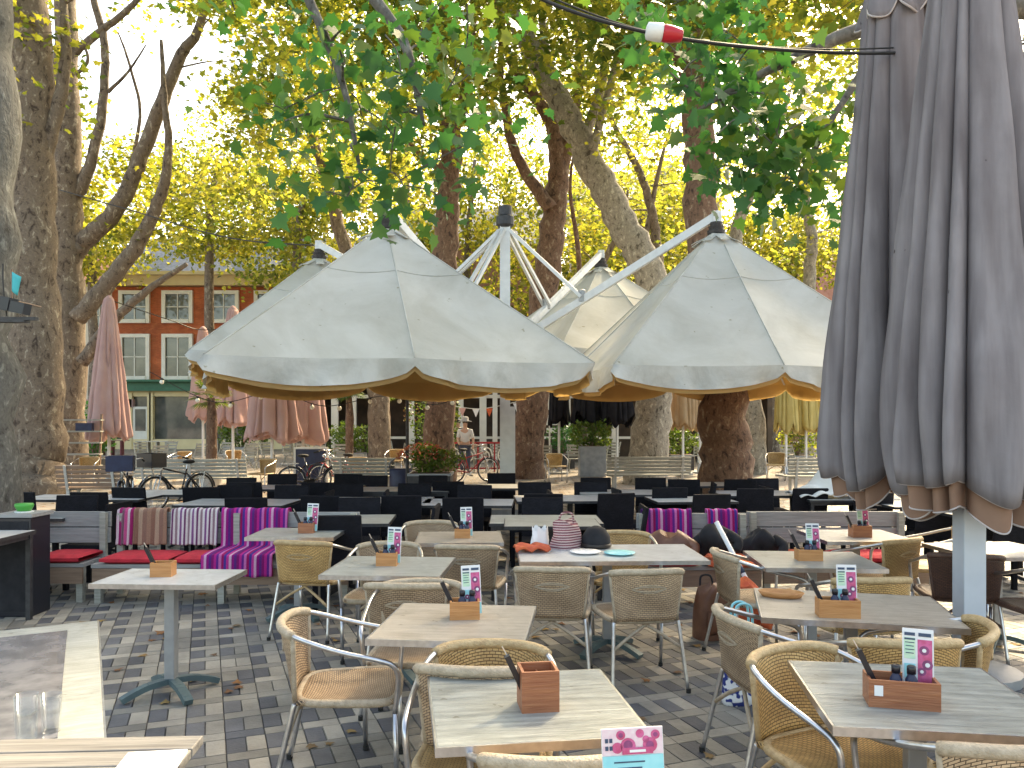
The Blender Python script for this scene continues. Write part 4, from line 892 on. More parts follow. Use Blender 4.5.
cable('thin wire crossing in front of the golden trees to the front canopy', [W(60, 190, 23), W(130, 210, 22), W(230, 238, 20), W(330, 246, 18)], .018)
cable('light string drooping across the red brick house', [W(110, 300, 22), W(170, 320, 23), W(205, 330, 24), W(262, 322, 24)], .014)
# ------------------------------------------------------------------ rattan armchairs
def make_chair(weave, wrap, label):
    t = thing('rattan_chair', label, 'chair')
    arc = lambda u, r: (r*math.sin(u), 0)
    # arm rail: one bent tube from foot to foot round the back
    half = [(.262, .235, .40), (.275, .25, .56), (.283, .225, .625), (.286, .15, .655), (.284, .0, .69), (.268, -.14, .732), (.225, -.245, .765), (.13, -.30, .782), (0, -.318, .788)]
    pts = [Vector(p) for p in half]; full = pts + [Vector((-p.x, p.y, p.z)) for p in reversed(pts[:-1])]
    m = MB(); m.tube(smooth_path(full, 5), .0125, 8); m.build('arm_rail', M['alu'], t, smooth=True)
    # legs
    for s in (-1, 1):
        m = MB(); m.tube([(s*.255, .245, .0), (s*.262, .235, .40)], .0125, 8); lg = m.build('leg', M['alu'], t, smooth=True)
        m = MB(); m.lathe([(.016, 0), (.016, .025)], 10, (s*.255, .245, 0)); m.build('foot_cap', M['rubber'], lg)
        m = MB(); m.tube(smooth_path([(s*.215, -.225, .44), (s*.222, -.24, .38), (s*.25, -.325, 0)], 4), .0125, 8); lg = m.build('leg', M['alu'], t, smooth=True)
        m = MB(); m.lathe([(.016, 0), (.016, .025)], 10, (s*.25, -.325, 0)); m.build('foot_cap', M['rubber'], lg)
    # seat
    def seat(u, v):
        x = lerp(-.225, .225, u); y = lerp(-.215, .235, v); k = (1-(2*u-1)**2)*(1-(2*v-1)**2)
        return (x*(1+.1*v), y, .448-.022*k)
    m = MB(); m.grid(seat, 12, 12); m.build('seat', weave, t, smooth=True, solid=.022)
    m = MB(); r_ = []
    for i in range(29):
        a = 2*math.pi*i/28; k = 4.5
        cx = abs(math.cos(a))**(2/k)*math.copysign(1, math.cos(a)); cy = abs(math.sin(a))**(2/k)*math.copysign(1, math.sin(a))
        yy = .01+.235*cy; r_.append((.245*cx*(1+.1*(yy/.24)), yy, .445))
    m.tube(r_, .02, 8, cap=False); m.build('seat_rim', wrap, t, smooth=True)
    # woven back, curved round the sitter
    def back(u, v):
        a = (2*u-1); w = lerp(.205, .24, v); d = lerp(.022, .09, v)
        x = w*math.sin(a*1.25)/math.sin(1.25); y = lerp(-.225, -.228, v) - d*(math.cos(a*1.25)-math.cos(1.25))/(1-math.cos(1.25))
        return (x, y, lerp(.45, .775, v) - .02*v*abs(a)**3)
    m = MB(); m.grid(back, 20, 10); m.build('backrest', weave, t, smooth=True, solid=.014)
    rl = [Vector(back(u/16, 1))+Vector((0, 0, .004)) for u in range(17)]; m = MB(); m.tube(rl, .0225, 10); m.build('top_rail', wrap, t, smooth=True)
    for s in (0, 1):
        m = MB(); m.tube([back(s, v/4) for v in range(5)], .012, 8); m.build('side_rail', wrap, t, smooth=True)
    # eye shaped weave on the back
    m = MB()
    for sg in (-1, 1):
        for q in (0, 1):
            P = []
            for i in range(9):
                uu = lerp(.3, .7, i/8); p = Vector(back(uu, .66+sg*(.05+.035*q)*math.sin(math.pi*i/8))); P.append(p+Vector((0, -.011, 0)))
            m.tube(P, .0035, 5)
    m.build('weave_motif', wrap, t, smooth=True)
    # crossed brace under the seat
    for s in (-1, 1):
        m = MB(); m.tube(smooth_path([(s*.228, -.262, .27), (s*.1, -.235, .36), (-s*.02, -.2, .425)], 3), .011, 6); m.build('brace', wrap, t, smooth=True)
    return t
CH = {}
def chair(kind, x, y, face, label):
    """face: compass angle of the way the sitter looks, 0 = away from the camera, 90 = towards +X"""
    if kind not in CH:
        w, r_ = {'gold': ('rattan', 'wrap'), 'grey': ('rattan_grey', 'wrap_grey'), 'brown': ('rattan_brown', 'wrap_brown')}[kind]
        CH[kind] = make_chair(M[w], M[r_], label); o = CH[kind]
    else: o = dup(CH[kind])
    return put(o, (x, y, 0), R(-face), label, 'rattan armchairs with metal arms')

# ------------------------------------------------------------------ tables
def make_table(label, top, w=.7, d=.7, h=.75, loc=(0, 0), rz=0, group='cafe tables on the terrace', kind='cross', col='post_grey', foot='foot_teal', name='cafe_table'):
    t = thing(name, label, 'table', (loc[0], loc[1], 0), rz, group)
    m = MB(); m.box((0, 0, h-.014), (w, d, .028)); tp = m.build('tabletop', top, t, bevel=.004)
    m = MB()
    for s in (-1, 1):
        m.box((0, s*(d/2+.002), h-.016), (w+.012, .008, .03)); m.box((s*(w/2+.002), 0, h-.016), (.008, d, .03))
    m.build('edge_band', M['alu'] if col == 'post_grey' else M['steel_dark'], tp)
    if kind == 'cross':
        m = MB(); m.box((0, 0, (h-.03+.07)/2), (.065, .065, h-.1)); m.box((0, 0, h-.04), (min(.4, w*.7), min(.4, d*.7), .02)); m.build('column', M[col], t, bevel=.004)
        for i in range(4):
            a = math.pi/4+i*math.pi/2; c, s = math.cos(a), math.sin(a)
            P = smooth_path([(0.02*c, .02*s, .085), (.14*c, .14*s, .075), (.24*c, .24*s, .045), (.30*c, .30*s, .02)], 3)
            m = MB()
            for p, q in zip(P, P[1:]): m.beam(p, q, .055, .035)
            m.build('foot', M[foot], t)
    else:
        for sx in (-1, 1):
            for s2 in (-1, 1):
                m = MB(); m.box((sx*(w/2-.035), s2*(d/2-.035), (h-.028)/2), (.04, .04, h-.028)); m.build('leg', M[col], t)
        m = MB()
        for s in (-1, 1):
            m.box((0, s*(d/2-.035), h-.05), (w-.11, .02, .04)); m.box((s*(w/2-.035), 0, h-.05), (.02, d-.11, .04))
        m.build('apron', M[col], t)
    return t

# ------------------------------------------------------------------ caddies and what stands in them
def menu_card(x, y, z, rz, where, w=.1, h=.21, lean=.12, v=0, group='menu cards on the tables'):
    t = thing('menu_card', 'printed menu card ' + where, 'menu card', (x, y, z), rz, group); lean += rng.uniform(-.05, .08); t.rotation_euler = (-lean, rng.uniform(-.04, .04), rz+(rng.uniform(-.3, .3) if v == 0 else 0))
    m = MB(); m.box((0, 0, h/2), (w, .003, h)); m.build('card', M['white_paper'], t)
    m = MB(); y0 = -.0025
    if v == 2:   # landscape card, pink above and cyan below
        m.box((0, y0, h*.84), (w*.98, .001, h*.31)); m.build('picture_panel', M['pink_pale'], t)
        m = MB(); m.box((0, y0-.001, h*.345), (w*.98, .001, h*.66)); m.build('colour_panel', M['cyan_print'], t)
        m = MB()
        for cx, cz, r_ in ((-.012, .79, .02), (.045, .79, .019), (-.04, .77, .014), (.02, .93, .011), (.06, .91, .012), (-.03, .92, .012), (.035, .86, .009)):
            m.add([(cx+r_*math.cos(a*math.pi/8), y0-.0015, h*cz+r_*math.sin(a*math.pi/8)) for a in range(16)], [tuple(range(16))])
        m.box((.012, y0-.003, h*.73), (w*.5, .001, h*.08)); m.build('dish_pictures', M['pink_print'], t)
        m = MB()
        for cx, cz, r_ in ((-.012, .8, .012), (.045, .79, .01), (-.03, .92, .006), (.06, .91, .006)):
            m.add([(cx+r_*math.cos(a*math.pi/6), y0-.0025, h*cz+r_*math.sin(a*math.pi/6)) for a in range(12)], [tuple(range(12))])
        m.build('dish_centre', M['purple_print'], t)
        m = MB(); m.box((.012, y0-.0042, h*.73), (w*.26, .001, h*.03)); m.build('white_line', M['white_paper'], t)
        m = MB()
        for i in range(4): m.box((-w*.42, y0-.0015, h*(.86-.09*(i//2))), (w*.05, .001, h*.05)) if i % 2 == 0 else m.box((-w*.35, y0-.0015, h*(.86-.09*(i//2))), (w*.05, .001, h*.05))
        for i in range(3): m.box((-.01, y0-.0025, h*(.6-.07*i)), (w*.5*(1-.2*i), .001, h*.016))
        m.build('lettering', M['dark_print'], t)
    else:
        m.box((-w*.26, y0, h*.72), (w*.36, .001, h*.3)); m.build('green_panel', M['green_print'], t)
        m = MB(); m.box((0, y0-.0005, h*.12), (w*.96, .001, h*.22)); m.box((-w*.26, y0-.0005, h*.4), (w*.36, .001, h*.2)); m.build('cyan_panel', M['cyan_print'], t)
        m = MB(); m.box((w*.22, y0, h*.55), (w*.46, .001, h*.6)); m.build('picture_panel', M['pink_print'], t)
        m = MB()
        for cx, cz, r_ in ((.2, .7, .16), (.3, .5, .17), (.12, .4, .14), (-.24, .36, .12)):
            m.add([(w*cx+w*r_*math.cos(a*math.pi/8), y0-.0015, h*cz+w*r_*math.sin(a*math.pi/8)) for a in range(16)], [tuple(range(16))])
        m.build('dish_pictures', M['purple_print'], t)
        m = MB()
        for cx, cz, r_ in ((.2, .7, .07), (.3, .5, .08), (.12, .4, .06), (-.24, .36, .04)):
            m.add([(w*cx+w*r_*math.cos(a*math.pi/5), y0-.0025, h*cz+w*r_*math.sin(a*math.pi/5)) for a in range(10)], [tuple(range(10))])
        m.build('dish_centre', M['white_paper'], t)
        m = MB(); m.box((-w*.26, y0-.0012, h*.92), (w*.34, .001, h*.045)); m.box((-w*.26, y0-.0012, h*.85), (w*.34, .001, h*.025)); m.box((w*.22, y0-.0012, h*.92), (w*.4, .001, h*.05))
        for i in range(4): m.box((-w*.26, y0-.0015, h*(.8-.05*i)), (w*(.3-.04*(i % 2)), .001, h*.012))
        m.build('lettering', M['dark_print'], t)
    return t
def bottle(x, y, z, where, name='sauce_bottle', hh=.13, r=.02, v=0):
    t = thing(name, ('dark sauce bottle ' if v == 0 else 'black pepper mill ') + where, 'bottle', (x, y, z), 0, 'condiments in the caddies')
    m = MB(); m.lathe([(r, 0), (r, hh*.62), (r*.6, hh*.74), (r*.55, hh*.8)], 12); m.build('body', M['navy'], t, smooth=True)
    m = MB(); m.lathe([(r*.75, hh*.78), (r*.75, hh*.97), (r*.5, hh)], 12); m.build('cap', M['black_plastic'], t, smooth=True)
    return t
def caddy(x, y, rz, where, z=.75, w=.2, d=.11, h=.09, dark=False, card=True, items=2, knife=True, cardv=0, sticker=False):
    t = thing('cutlery_caddy', ('reddish ' if dark else 'pale ') + 'wooden caddy ' + where, 'caddy', (x, y, z), rz, 'wooden caddies on the tables')
    mt = M['caddy_dark'] if dark else M['caddy']; k = .01
    m = MB(); m.box((0, -d/2+k/2, h/2), (w, k, h)); m.box((0, d/2-k/2, h/2), (w, k, h)); m.box((-w/2+k/2, 0, h/2), (k, d-2*k, h)); m.box((w/2-k/2, 0, h/2), (k, d-2*k, h)); m.box((0, 0, .006), (w-2*k, d-2*k, .012)); m.box((w*.02, 0, h*.42), (.006, d-2*k, h*.8))
    m.build('box', mt, t)
    if sticker:
        m = MB(); m.box((-w*.36, -d/2-.001, h*.62), (.028, .002, .036)); m.build('sticker', M['white_paper'], t)
    c, s = math.cos(rz), math.sin(rz); P = lambda a, b_: (x+a*c-b_*s, y+a*s+b_*c)
    if card: a = P(w*.27, d*.18); menu_card(a[0], a[1], z+.012, rz+.05, where, v=cardv, w=.1, h=.245)
    for i in range(items): a = P(-w*.08+.05*i, -d*.12); bottle(a[0], a[1], z+.012, where, v=i % 2)
    if knife:
        a = P(-w*.3, 0); q = thing('cutlery_sleeve', 'cutlery sleeve leaning in the caddy ' + where, 'cutlery', (a[0], a[1], z+.012), rz, 'cutlery in the caddies')
        m = MB(); m.beam((.01, 0, .0), (-.07, 0, .17), .026, .02); m.build('sleeve', M['black_plastic'], q)
        m = MB(); m.beam((-.02, .012, .08), (-.085, .012, .2), .01, .004); m.build('knife', M['alu'], q)
    return t

# front table
make_table('weathered grey table with a tall wooden caddy, in front of the tan table', M['top_slate'], .68, .68, loc=(.06, 2.83), rz=R(8))
caddy(.09, 2.79, R(8), 'on the weathered grey table', h=.14, w=.13, d=.12, dark=True, card=False, items=0)
make_table('tan table standing in the middle of the terrace behind the weathered one', M['top_tan'], .72, .72, loc=(-.27, 3.98), rz=R(-6))
caddy(-.24, 4.05, R(4), 'on the tan table', w=.15, cardv=0)
make_table('grey green table behind the tan one', M['top_grey'], .78, .72, loc=(-.83, 5.5), rz=R(-4))
caddy(-.86, 5.52, R(0), 'on the grey green table', w=.14)
make_table('small tan table with a caddy in front of the black chairs, near the mast', M['top_tan'], .72, .66, loc=(-.45, 6.85), rz=R(3))
caddy(-.42, 6.8, 0, 'on the small tan table near the mast', w=.13, h=.08)
make_table('wide bleached table under the clutter by the upright woven chair', M['top_white'], 1.35, .75, loc=(.72, 6.05), rz=R(2))
make_table('tan table with an open wood tray, beside the tilted grey chair', M['top_tan'], .95, .72, loc=(1.82, 4.3), rz=R(-14))
caddy(1.66, 4.08, R(-8), 'on the tan table beside the tilted grey chair', w=.2, d=.1)
t = thing('bread_tray', 'shallow oval wooden tray at the back of the tan table', 'tray', (1.52, 4.52, .75), R(-20))
m = MB(); m.lathe([(.02, 0), (.075, .002), (.09, .03), (.084, .034), (.07, .012), (.01, .01)], 24); o = m.build('dish', M['caddy'], t, smooth=True); o.scale = (1.4, .8, 1)
make_table('weathered wood table with the bright menu card, by the curved yellow chair', M['top_slate'], .74, .72, loc=(1.47, 2.92), rz=R(-8))
caddy(1.37, 2.82, R(-14), 'on the weathered table by the curved yellow chair', w=.23, d=.12, h=.095, dark=True, sticker=True)
make_table('pale table in front of the purple blanket', M['top_white'], .78, .5, loc=(-2.18, 5.12), rz=R(-3))
caddy(-2.24, 5.14, R(5), 'on the pale table in front of the purple blanket', w=.13, card=False, items=0)
make_table('grey table next to the purple blanket bench', M['top_grey'], .75, .6, loc=(-1.9, 7.12), rz=0)
caddy(-1.82, 7.1, 0, 'on the grey table next to the purple blanket', w=.13, h=.09, dark=True)
make_table('grey green table by the white framed chair behind the tan table', M['top_grey'], .8, .7, loc=(2.15, 5.75), rz=R(-4))
caddy(2.12, 5.72, R(-3), 'on the grey green table by the white framed chair', w=.17, h=.08)
make_table('bleached table with a reddish caddy under the folded parasols', M['top_white'], .75, .7, loc=(2.98, 6.95), rz=0)
caddy(2.98, 6.85, 0, 'on the bleached table under the folded parasols', w=.16, h=.1, dark=True, card=True)
make_table('pale table behind the parasol pole between the brown chairs', M['top_white'], .75, .7, loc=(3.75, 6.2), rz=R(6))
# table whose near card shows at the bottom edge
make_table('bare table under the standing pink and cyan menu card', M['top_slate'], .7, .45, loc=(.25, 1.9), rz=0)
menu_card(.315, 2.04, .75, R(4), 'with pink dishes above a cyan field, standing alone on the bare table', w=.16, h=.21, lean=.05, v=2)
# long glossy table with two glasses and the plank table in the corner
t = make_table('long glossy table with a pale border and two empty glasses', M['top_grey'], .92, 1.75, loc=(-2.06, 3.0), rz=R(28), kind='legs')
m = MB(); m.box((0, 0, .7515), (.66, 1.45, .003)); m.build('glass_inlay', M['top_glass'], [c for c in t.children if c.name.startswith('tabletop')][0])
def tumbler(x, y, label, h, r):
    q = thing('drinking_glass', label, 'glass', (x, y, .7535), 0, 'empty glasses on the glossy table')
    m = MB(); m.lathe([(r*.3, .0), (r*.82, .0), (r, h), (r-.003, h), (r*.8-.003, .01), (.001, .01)], 20, cap=False); m.build('tumbler', M['clear'], q, smooth=True)
tumbler(-1.50, 2.47, 'taller empty glass at the corner of the glossy table', .15, .036)
tumbler(-1.475, 2.56, 'shorter empty glass just behind the taller one', .12, .032)
m = MB(); m.grid(lambda u, v: (-1.47+.11*u+.02*v, 2.42+.035*v, .7545+.012*math.sin(math.pi*v)), 6, 4); tag(m.build('napkin', M['navy'], None, smooth=True, solid=.003), 'dark blue folded napkin beside the taller glass', 'napkin')
t = thing('plank_ledge', 'narrow silvery plank ledge on posts, in the corner before the glossy table', 'ledge', (-1.75, 2.2, 0), R(3))
m = MB()
for i in range(3): m.box((0, .12-.105*i, .786), (1.66, .098, .028))
m.build('ledge_top', M['old_wood'], t, bevel=.004)
for s in (-.75, .78):
    m = MB(); m.box((s, .02, .386), (.07, .07, .772)); m.box((s, .02, .03), (.07, .42, .06)); m.build('post', M['old_wood'], t)
a = (-1.0, 2.2); m = MB(); m.box((0, 0, .004), (.16, .12, .008)); t = thing('paper_pad', 'pale paper pad on the end of the silvery plank ledge', 'paper', (a[0], a[1]+.02, .8), R(8)); m.build('pad', M['white_paper'], t)

# chairs: (kind, x, y, facing, label)
for c in [('grey', -.80, 3.92, 84, 'greyed rattan armchair seen from the side, pushed up to the tan table'),
          ('grey', -.12, 3.40, 4, 'greyed rattan armchair with its back turned, between the tan and the weathered table'),
          ('gold', -.10, 3.16, 183, 'golden rattan armchair tucked behind the weathered grey table'),
          ('grey', .14, 2.57, 357, 'rattan armchair with only its top rail showing, before the weathered grey table'),
          ('grey', .84, 5.42, 352, 'rattan armchair with its full back in view, before the wide bleached table'),
          ('grey', .28, 5.50, 4, 'rattan armchair beside the full backed one at the wide bleached table'),
          ('gold', -1.62, 6.62, 12, 'golden rattan armchair before the grey table next to the purple blanket'),
          ('grey', -.62, 4.98, 2, 'rattan armchair with its back turned, before the grey green table with a caddy'),
          ('grey', -.53, 4.50, 178, 'rattan armchair facing out from behind the tan table'),
          ('grey', -.96, 5.98, 180, 'rattan armchair facing out from behind the grey green table'),
          ('grey', -.33, 6.42, 4, 'rattan armchair with its back turned, before the small tan table near the mast'),
          ('grey', -.75, 7.3, 176, 'rattan armchair facing out from behind the small tan table near the mast'),
          ('gold', .92, 6.6, 184, 'rattan armchair behind the wide bleached table'),
          ('grey', 1.36, 4.02, 82, 'greyed rattan armchair at an angle, on the open bricks beside the tan table'),
          ('gold', 1.28, 3.12, 154, 'curved yellow rattan armchair wrapped round the corner of the weathered table'),
          ('grey', 1.52, 2.65, 358, 'rattan armchair low in the corner with its woven back to us'),
          ('gold', 1.75, 3.78, 2, 'rattan armchair with its back turned, between the two right hand tan and weathered tables'.replace('right hand ', '')),
          ('gold', 1.95, 3.85, 292, 'golden rattan armchair turned sideways before the parasol pole'),
          ('gold', 3.06, 6.72, 330, 'golden rattan armchair with its back turned under the folded parasols'),
          ('gold', 3.75, 7.15, 285, 'golden rattan armchair seen from its open side under the folded parasols'),
          ('gold', 2.2, 5.15, 358, 'brownish rattan armchair with its back turned, before the white framed one'),
          ('grey', 1.80, 5.85, 86, 'white framed rattan armchair side on, behind the wood tray'),
          ('brown', 3.72, 5.55, 2, 'dark brown rattan armchair with pale weave on its back, beyond the parasol pole'),
          ('brown', 3.34, 6.0, 16, 'dark brown rattan armchair half hidden by the parasol pole'),
          ('brown', 4.3, 5.0, 350, 'dark brown rattan armchair cut by the edge of the frame')]:
    chair(*c)

# ------------------------------------------------------------------ banquettes with cushions and blankets
def banquette(label, x0, x1, y, rz=0):
    t = thing('wooden_banquette', label, 'bench', ((x0+x1)/2, y, 0), rz, 'grey plank banquettes'); w = x1-x0
    m = MB(); m.box((0, .27, .64), (w, .035, .17)); m.box((0, .285, .82), (w, .035, .17)); m.build('backrest', M['bench_grey'], t, bevel=.004)
    m = MB(); m.box((0, 0, .40), (w, .5, .04)); m.build('seat', M['bench_grey'], t)
    m = MB(); m.box((0, -.24, .29), (w-.02, .025, .17)); m.build('apron', M['bench_brown'], t)
    n = max(2, int(w/1.0)+1)
    for i in range(n):
        xx = -w/2+.05+(w-.1)*i/(n-1)
        m = MB(); m.box((xx, -.2, .19), (.06, .06, .38)); m.box((xx, .23, .45), (.06, .05, .9)); m.build('leg', M['bench_wood'], t)
    t.scale.z = .9
    return t
def cushion(label, x, y, w, d=.46, h=.08, z=.42, mt='red_fabric', rz=0):
    t = thing('seat_cushion', label, 'cushion', (x, y, z*.9), rz, 'red seat cushions')
    def fn(u, v, s): 
        a, b_ = 2*u-1, 2*v-1; e = (1-abs(a)**6)*(1-abs(b_)**6)
        return (a*w/2, b_*d/2, h/2 + s*h/2*(.35+.65*max(e, 0)**.5))
    m = MB(); m.grid(lambda u, v: fn(u, v, 1), 16, 10); m.grid(lambda u, v: fn(1-u, v, -1), 16, 10)
    m.grid(lambda u, v: (lambda a, b_: (a[0], a[1], lerp(a[2], b_[2], v)))(fn(u, 0, -1), fn(u, 0, 1)), 16, 1)
    m.grid(lambda u, v: (lambda a, b_: (a[0], a[1], lerp(a[2], b_[2], v)))(fn(1-u, 1, -1), fn(1-u, 1, 1)), 16, 1)
    m.build('pad', M[mt], t, smooth=True); return t
def blanket(label, x, y, w, mt, seed, zlow=.30, seat=True, skew=0):
    q = random.Random(seed); ph = q.uniform(0, 6)
    t = thing('wool_blanket', label, 'blanket', (x, y, 0), 0, 'striped wool blankets on the banquettes')
    prof = [(.34, .55), (.33, .75), (.32, .925), (.285, .945), (.245, .92), (.23, .75), (.215, .56), (.16, .535), (-.1, .535), (-.25, .525), (-.29, .50), (-.30, zlow)] if seat else [(.34, .55), (.33, .75), (.32, .925), (.285, .945), (.245, .92), (.23, .75), (.215, .55)]
    P = smooth_path([(0, a, b_) for a, b_ in prof], 4)
    def fn(u, v):
        k = v*(len(P)-1); i = min(int(k), len(P)-2); p = P[i].lerp(P[i+1], k-i)
        xx = (u-.5)*w*(1+.03*math.sin(v*5+ph)) + skew*v
        wv = .008*math.sin(u*17+ph+v*3)+.005*math.sin(u*31+v*7)
        return (xx, p.y-abs(wv), p.z+wv*.6)
    m = MB(); m.grid(fn, 40, 50); m.build('cloth', M[mt], t, smooth=True, solid=.012); t.scale.z = .9; return t
banquette('grey plank banquette with the purple and the white striped blankets', -4.0, -1.55, 7.85)
cushion('red cushion showing beside the brown striped blanket', -3.58, 7.8, .66)
cushion('red cushion beneath the white striped blanket', -3.06, 7.8, .28); cushion('red cushion at the end of the bench behind the golden chair', -1.78, 7.8, .42)
blanket('purple and magenta striped blanket spread over back and seat of the bench', -2.6, 7.85, .68, 'blanket_purple', 3)
blanket('white and plum striped blanket hung over the back of the bench', -3.2, 7.83, .46, 'blanket_white', 5, seat=False)
blanket('brown striped blanket hung over the bench, at the pale table', -3.68, 7.84, .40, 'blanket_brown', 7, seat=False)
blanket('pink striped blanket over the bench end by the black cabinet', -3.9, 7.83, .16, 'blanket_pink', 9, seat=False)
banquette('short grey banquette by the trunks with a black cabinet before it', -5.9, -4.1, 7.9)
cushion('red cushion beside the black cabinet', -4.35, 7.85, .44); cushion('red cushion against the mossy trunk', -4.85, 7.6, .36, rz=.1)
t = thing('service_cabinet', 'narrow black cabinet with a green pot on top', 'cabinet', (-4.42, 7.25, 0))
m = MB(); m.box((0, 0, .44), (.3, .3, .88)); m.build('carcass', M['black_plastic'], t, bevel=.006)
m = MB(); m.box((0, 0, .9), (.34, .34, .03)); m.build('top', M['bench_grey'], t)
m = MB(); m.box((0, -.152, .45), (.26, .006, .8)); m.build('door', M['coat'], t)
t = thing('herb_pot', 'green pot on the black cabinet', 'pot', (-4.42, 7.25, .915)); m = MB(); m.lathe([(.05, 0), (.075, .05), (.08, .07), (.07, .08)], 14); m.build('bowl', M['ash_green'], t, smooth=True)
m = MB(); m.lathe([(.078, .0), (.078, .012)], 14); m.build('saucer', M['white_plastic'], t)
make_table('pale topped dark table next to the black cabinet', M['top_white'], .7, .6, .78, (-4.55, 6.75), 0, kind='legs', col='steel_dark')
banquette('grey plank banquette with the plum blanket, behind the clutter', 1.25, 2.35, 7.75)
blanket('dark plum and red striped blanket over the bench behind the clutter', 1.55, 7.75, .5, 'blanket_purple', 13, seat=False)
blanket('second dark plum blanket folded beside the trunk', 2.1, 7.75, .3, 'blanket_purple', 15, seat=False)
cushion('red cushion under the dark plum blanket', 1.5, 7.65, .48); cushion('orange red cushion standing in for a glass reflection, next to the brown backpack', 2.06, 7.6, .5, mt='orange_fabric')
banquette('long plain grey banquette in front of the right hand black chairs'.replace('right hand ', 'white draped table and '), 2.4, 4.0, 7.9)
cushion('red cushion behind the reddish caddy', 3.5, 7.85, .7); cushion('orange red cushion on the plain grey banquette', 2.72, 7.85, .5, mt='orange_fabric')

# ------------------------------------------------------------------ clutter at the wide table; bags, coats, cloths stand in for glass reflections
def backpack(x, y, z, label):
    t = thing('backpack', label, 'bag', (x, y, z), R(15))
    def fn(u, v):
        a = u*2*math.pi; k = 3.2; c, s = math.cos(a), math.sin(a)
        sx = abs(c)**(2/k)*math.copysign(1, c); sy_ = abs(s)**(2/k)*math.copysign(1, s); w = (1-.35*v**3)*(1 if v < 1 else .2)
        return (sx*.16*w, sy_*.11*w, .42*v+.02*math.sin(a*3)*v)
    m = MB(); m.grid(fn, 30, 12, wrap=True); m.add([fn(i/30, 1) for i in range(30)], [tuple(range(30))]); m.add([fn(i/30, 0) for i in range(30)], [tuple(reversed(range(30)))]); m.build('body', M['leather'], t, smooth=True)
    m = MB(); m.grid(lambda u, v: (lerp(-.11, .11, u), -.112-.045*math.sin(math.pi*u)*math.sin(math.pi*v), .05+.18*v), 8, 8); m.build('pocket', M['leather'], t, smooth=True, solid=.006)
    m = MB(); m.tube(smooth_path([(-.06, .1, .39), (-.04, .12, .47), (.04, .12, .47), (.06, .1, .39)]), .009, 6); m.build('strap', M['coat'], t, smooth=True)
    return t
backpack(1.62, 6.45, 0.75 if False else 0, 'brown leather backpack standing in for a glass reflection behind the wide bleached table')
t = thing('reflection_tote', 'blue and white patterned tote bag replacing a glass reflection, beside the tilted grey chair', 'bag', (1.42, 4.95, 0), R(8))
def tb_(u, v):
    a = u*2*math.pi; c, s = math.cos(a), math.sin(a); k = 3
    return (abs(c)**(2/k)*math.copysign(.12, c)*(1+.06*math.sin(v*4+a)), abs(s)**(2/k)*math.copysign(.06, s)*(1-.5*v), .46*v+.015*math.sin(3*a)*v)
m = MB(); m.grid(tb_, 32, 12, wrap=True); m.build('body', M['tote'], t, smooth=True, solid=.004)
for s in (-1, 1):
    m = MB(); m.tube(smooth_path([(-.06, s*.028, .44), (-.045, s*.03, .6), (.045, s*.03, .6), (.06, s*.028, .44)]), .008, 6); m.build('handle', M['cyan_print'], t, smooth=True)
def reflection_coat(x, y, z, label, mt, w=.4, h=.5, seed=1, rz=0):
    q = random.Random(seed); p1, p2 = q.uniform(0, 6), q.uniform(0, 6)
    t = thing('reflection_coat', label, 'coat', (x, y, z), rz)
    def fn(u, v):
        a = u*2*math.pi; r = 1+.2*math.sin(a*3+p1+v*2)+.1*math.sin(a*7+p2)
        k = math.sin(math.pi*min(.98, .08+.85*v))**.6
        return (math.cos(a)*w/2*r*k, math.sin(a)*w/3.2*r*k, h*v+.04*math.sin(a*2+p2))
    m = MB(); m.grid(fn, 40, 14, wrap=True); m.add([fn(i/40, 1) for i in range(40)], [tuple(range(40))]); m.add([fn(i/40, 0) for i in range(40)], [tuple(reversed(range(40)))])
    b0 = m.build('cloth', M[mt], t, smooth=True)
    m = MB(); m.tube(smooth_path([(w*.3, -.05, h*.75), (w*.5, -.12, h*.5), (w*.42, -.16, h*.18)], 5), [.05]*6+[.045]*5, 10); m.build('sleeve', M[mt], t, smooth=True)
    return t
reflection_coat(1.9, 7.55, .5, 'black coat standing in for a glass reflection, on the bench beside the plum blanket', 'coat', .4, .24, 2)
reflection_coat(2.42, 7.78, .44, 'black jacket standing in for a glass reflection over the plain grey banquette', 'coat', .36, .22, 5)
reflection_coat(1.5, 7.6, .45, 'brown leather jacket standing in for a glass reflection, over the red cushion', 'leather', .42, .22, 9)
reflection_coat(1.86, 6.6, .0, 'rust red shawl standing in for a glass reflection beside the brown backpack', 'orange_fabric', .44, .42, 7)
t = thing('reflection_roll', 'white paper roll standing in for a glass reflection among the bags', 'roll', (2.02, 6.95, 0), R(10))
m = MB(); m.tube([(.1, -.3, .0), (-.1, .35, .82)], .022, 12); m.build('tube', M['white_paper'], t, smooth=True)
m = MB(); m.tube([(0, .025, .41), (-.02, .09, .492)], .0245, 12); m.build('band', M['dark_print'], t, smooth=True)
t = thing('knitted_cap', 'dark knitted cap lying on the wide bleached table', 'cap', (.66, 6.28, .75)); m = MB(); m.lathe([(.1, 0), (.115, .03), (.11, .09), (.07, .15), (.02, .17)], 20); m.build('crown', M['coat'], t, smooth=True)
m = MB(); m.torus((0, 0, .022), .106, .018, 'Z', 24, 8); m.build('brim', M['hair'], t, smooth=True)
t = thing('striped_bag', 'plum striped cloth bag slumped on the wide bleached table', 'bag', (.42, 6.25, .75), .3)
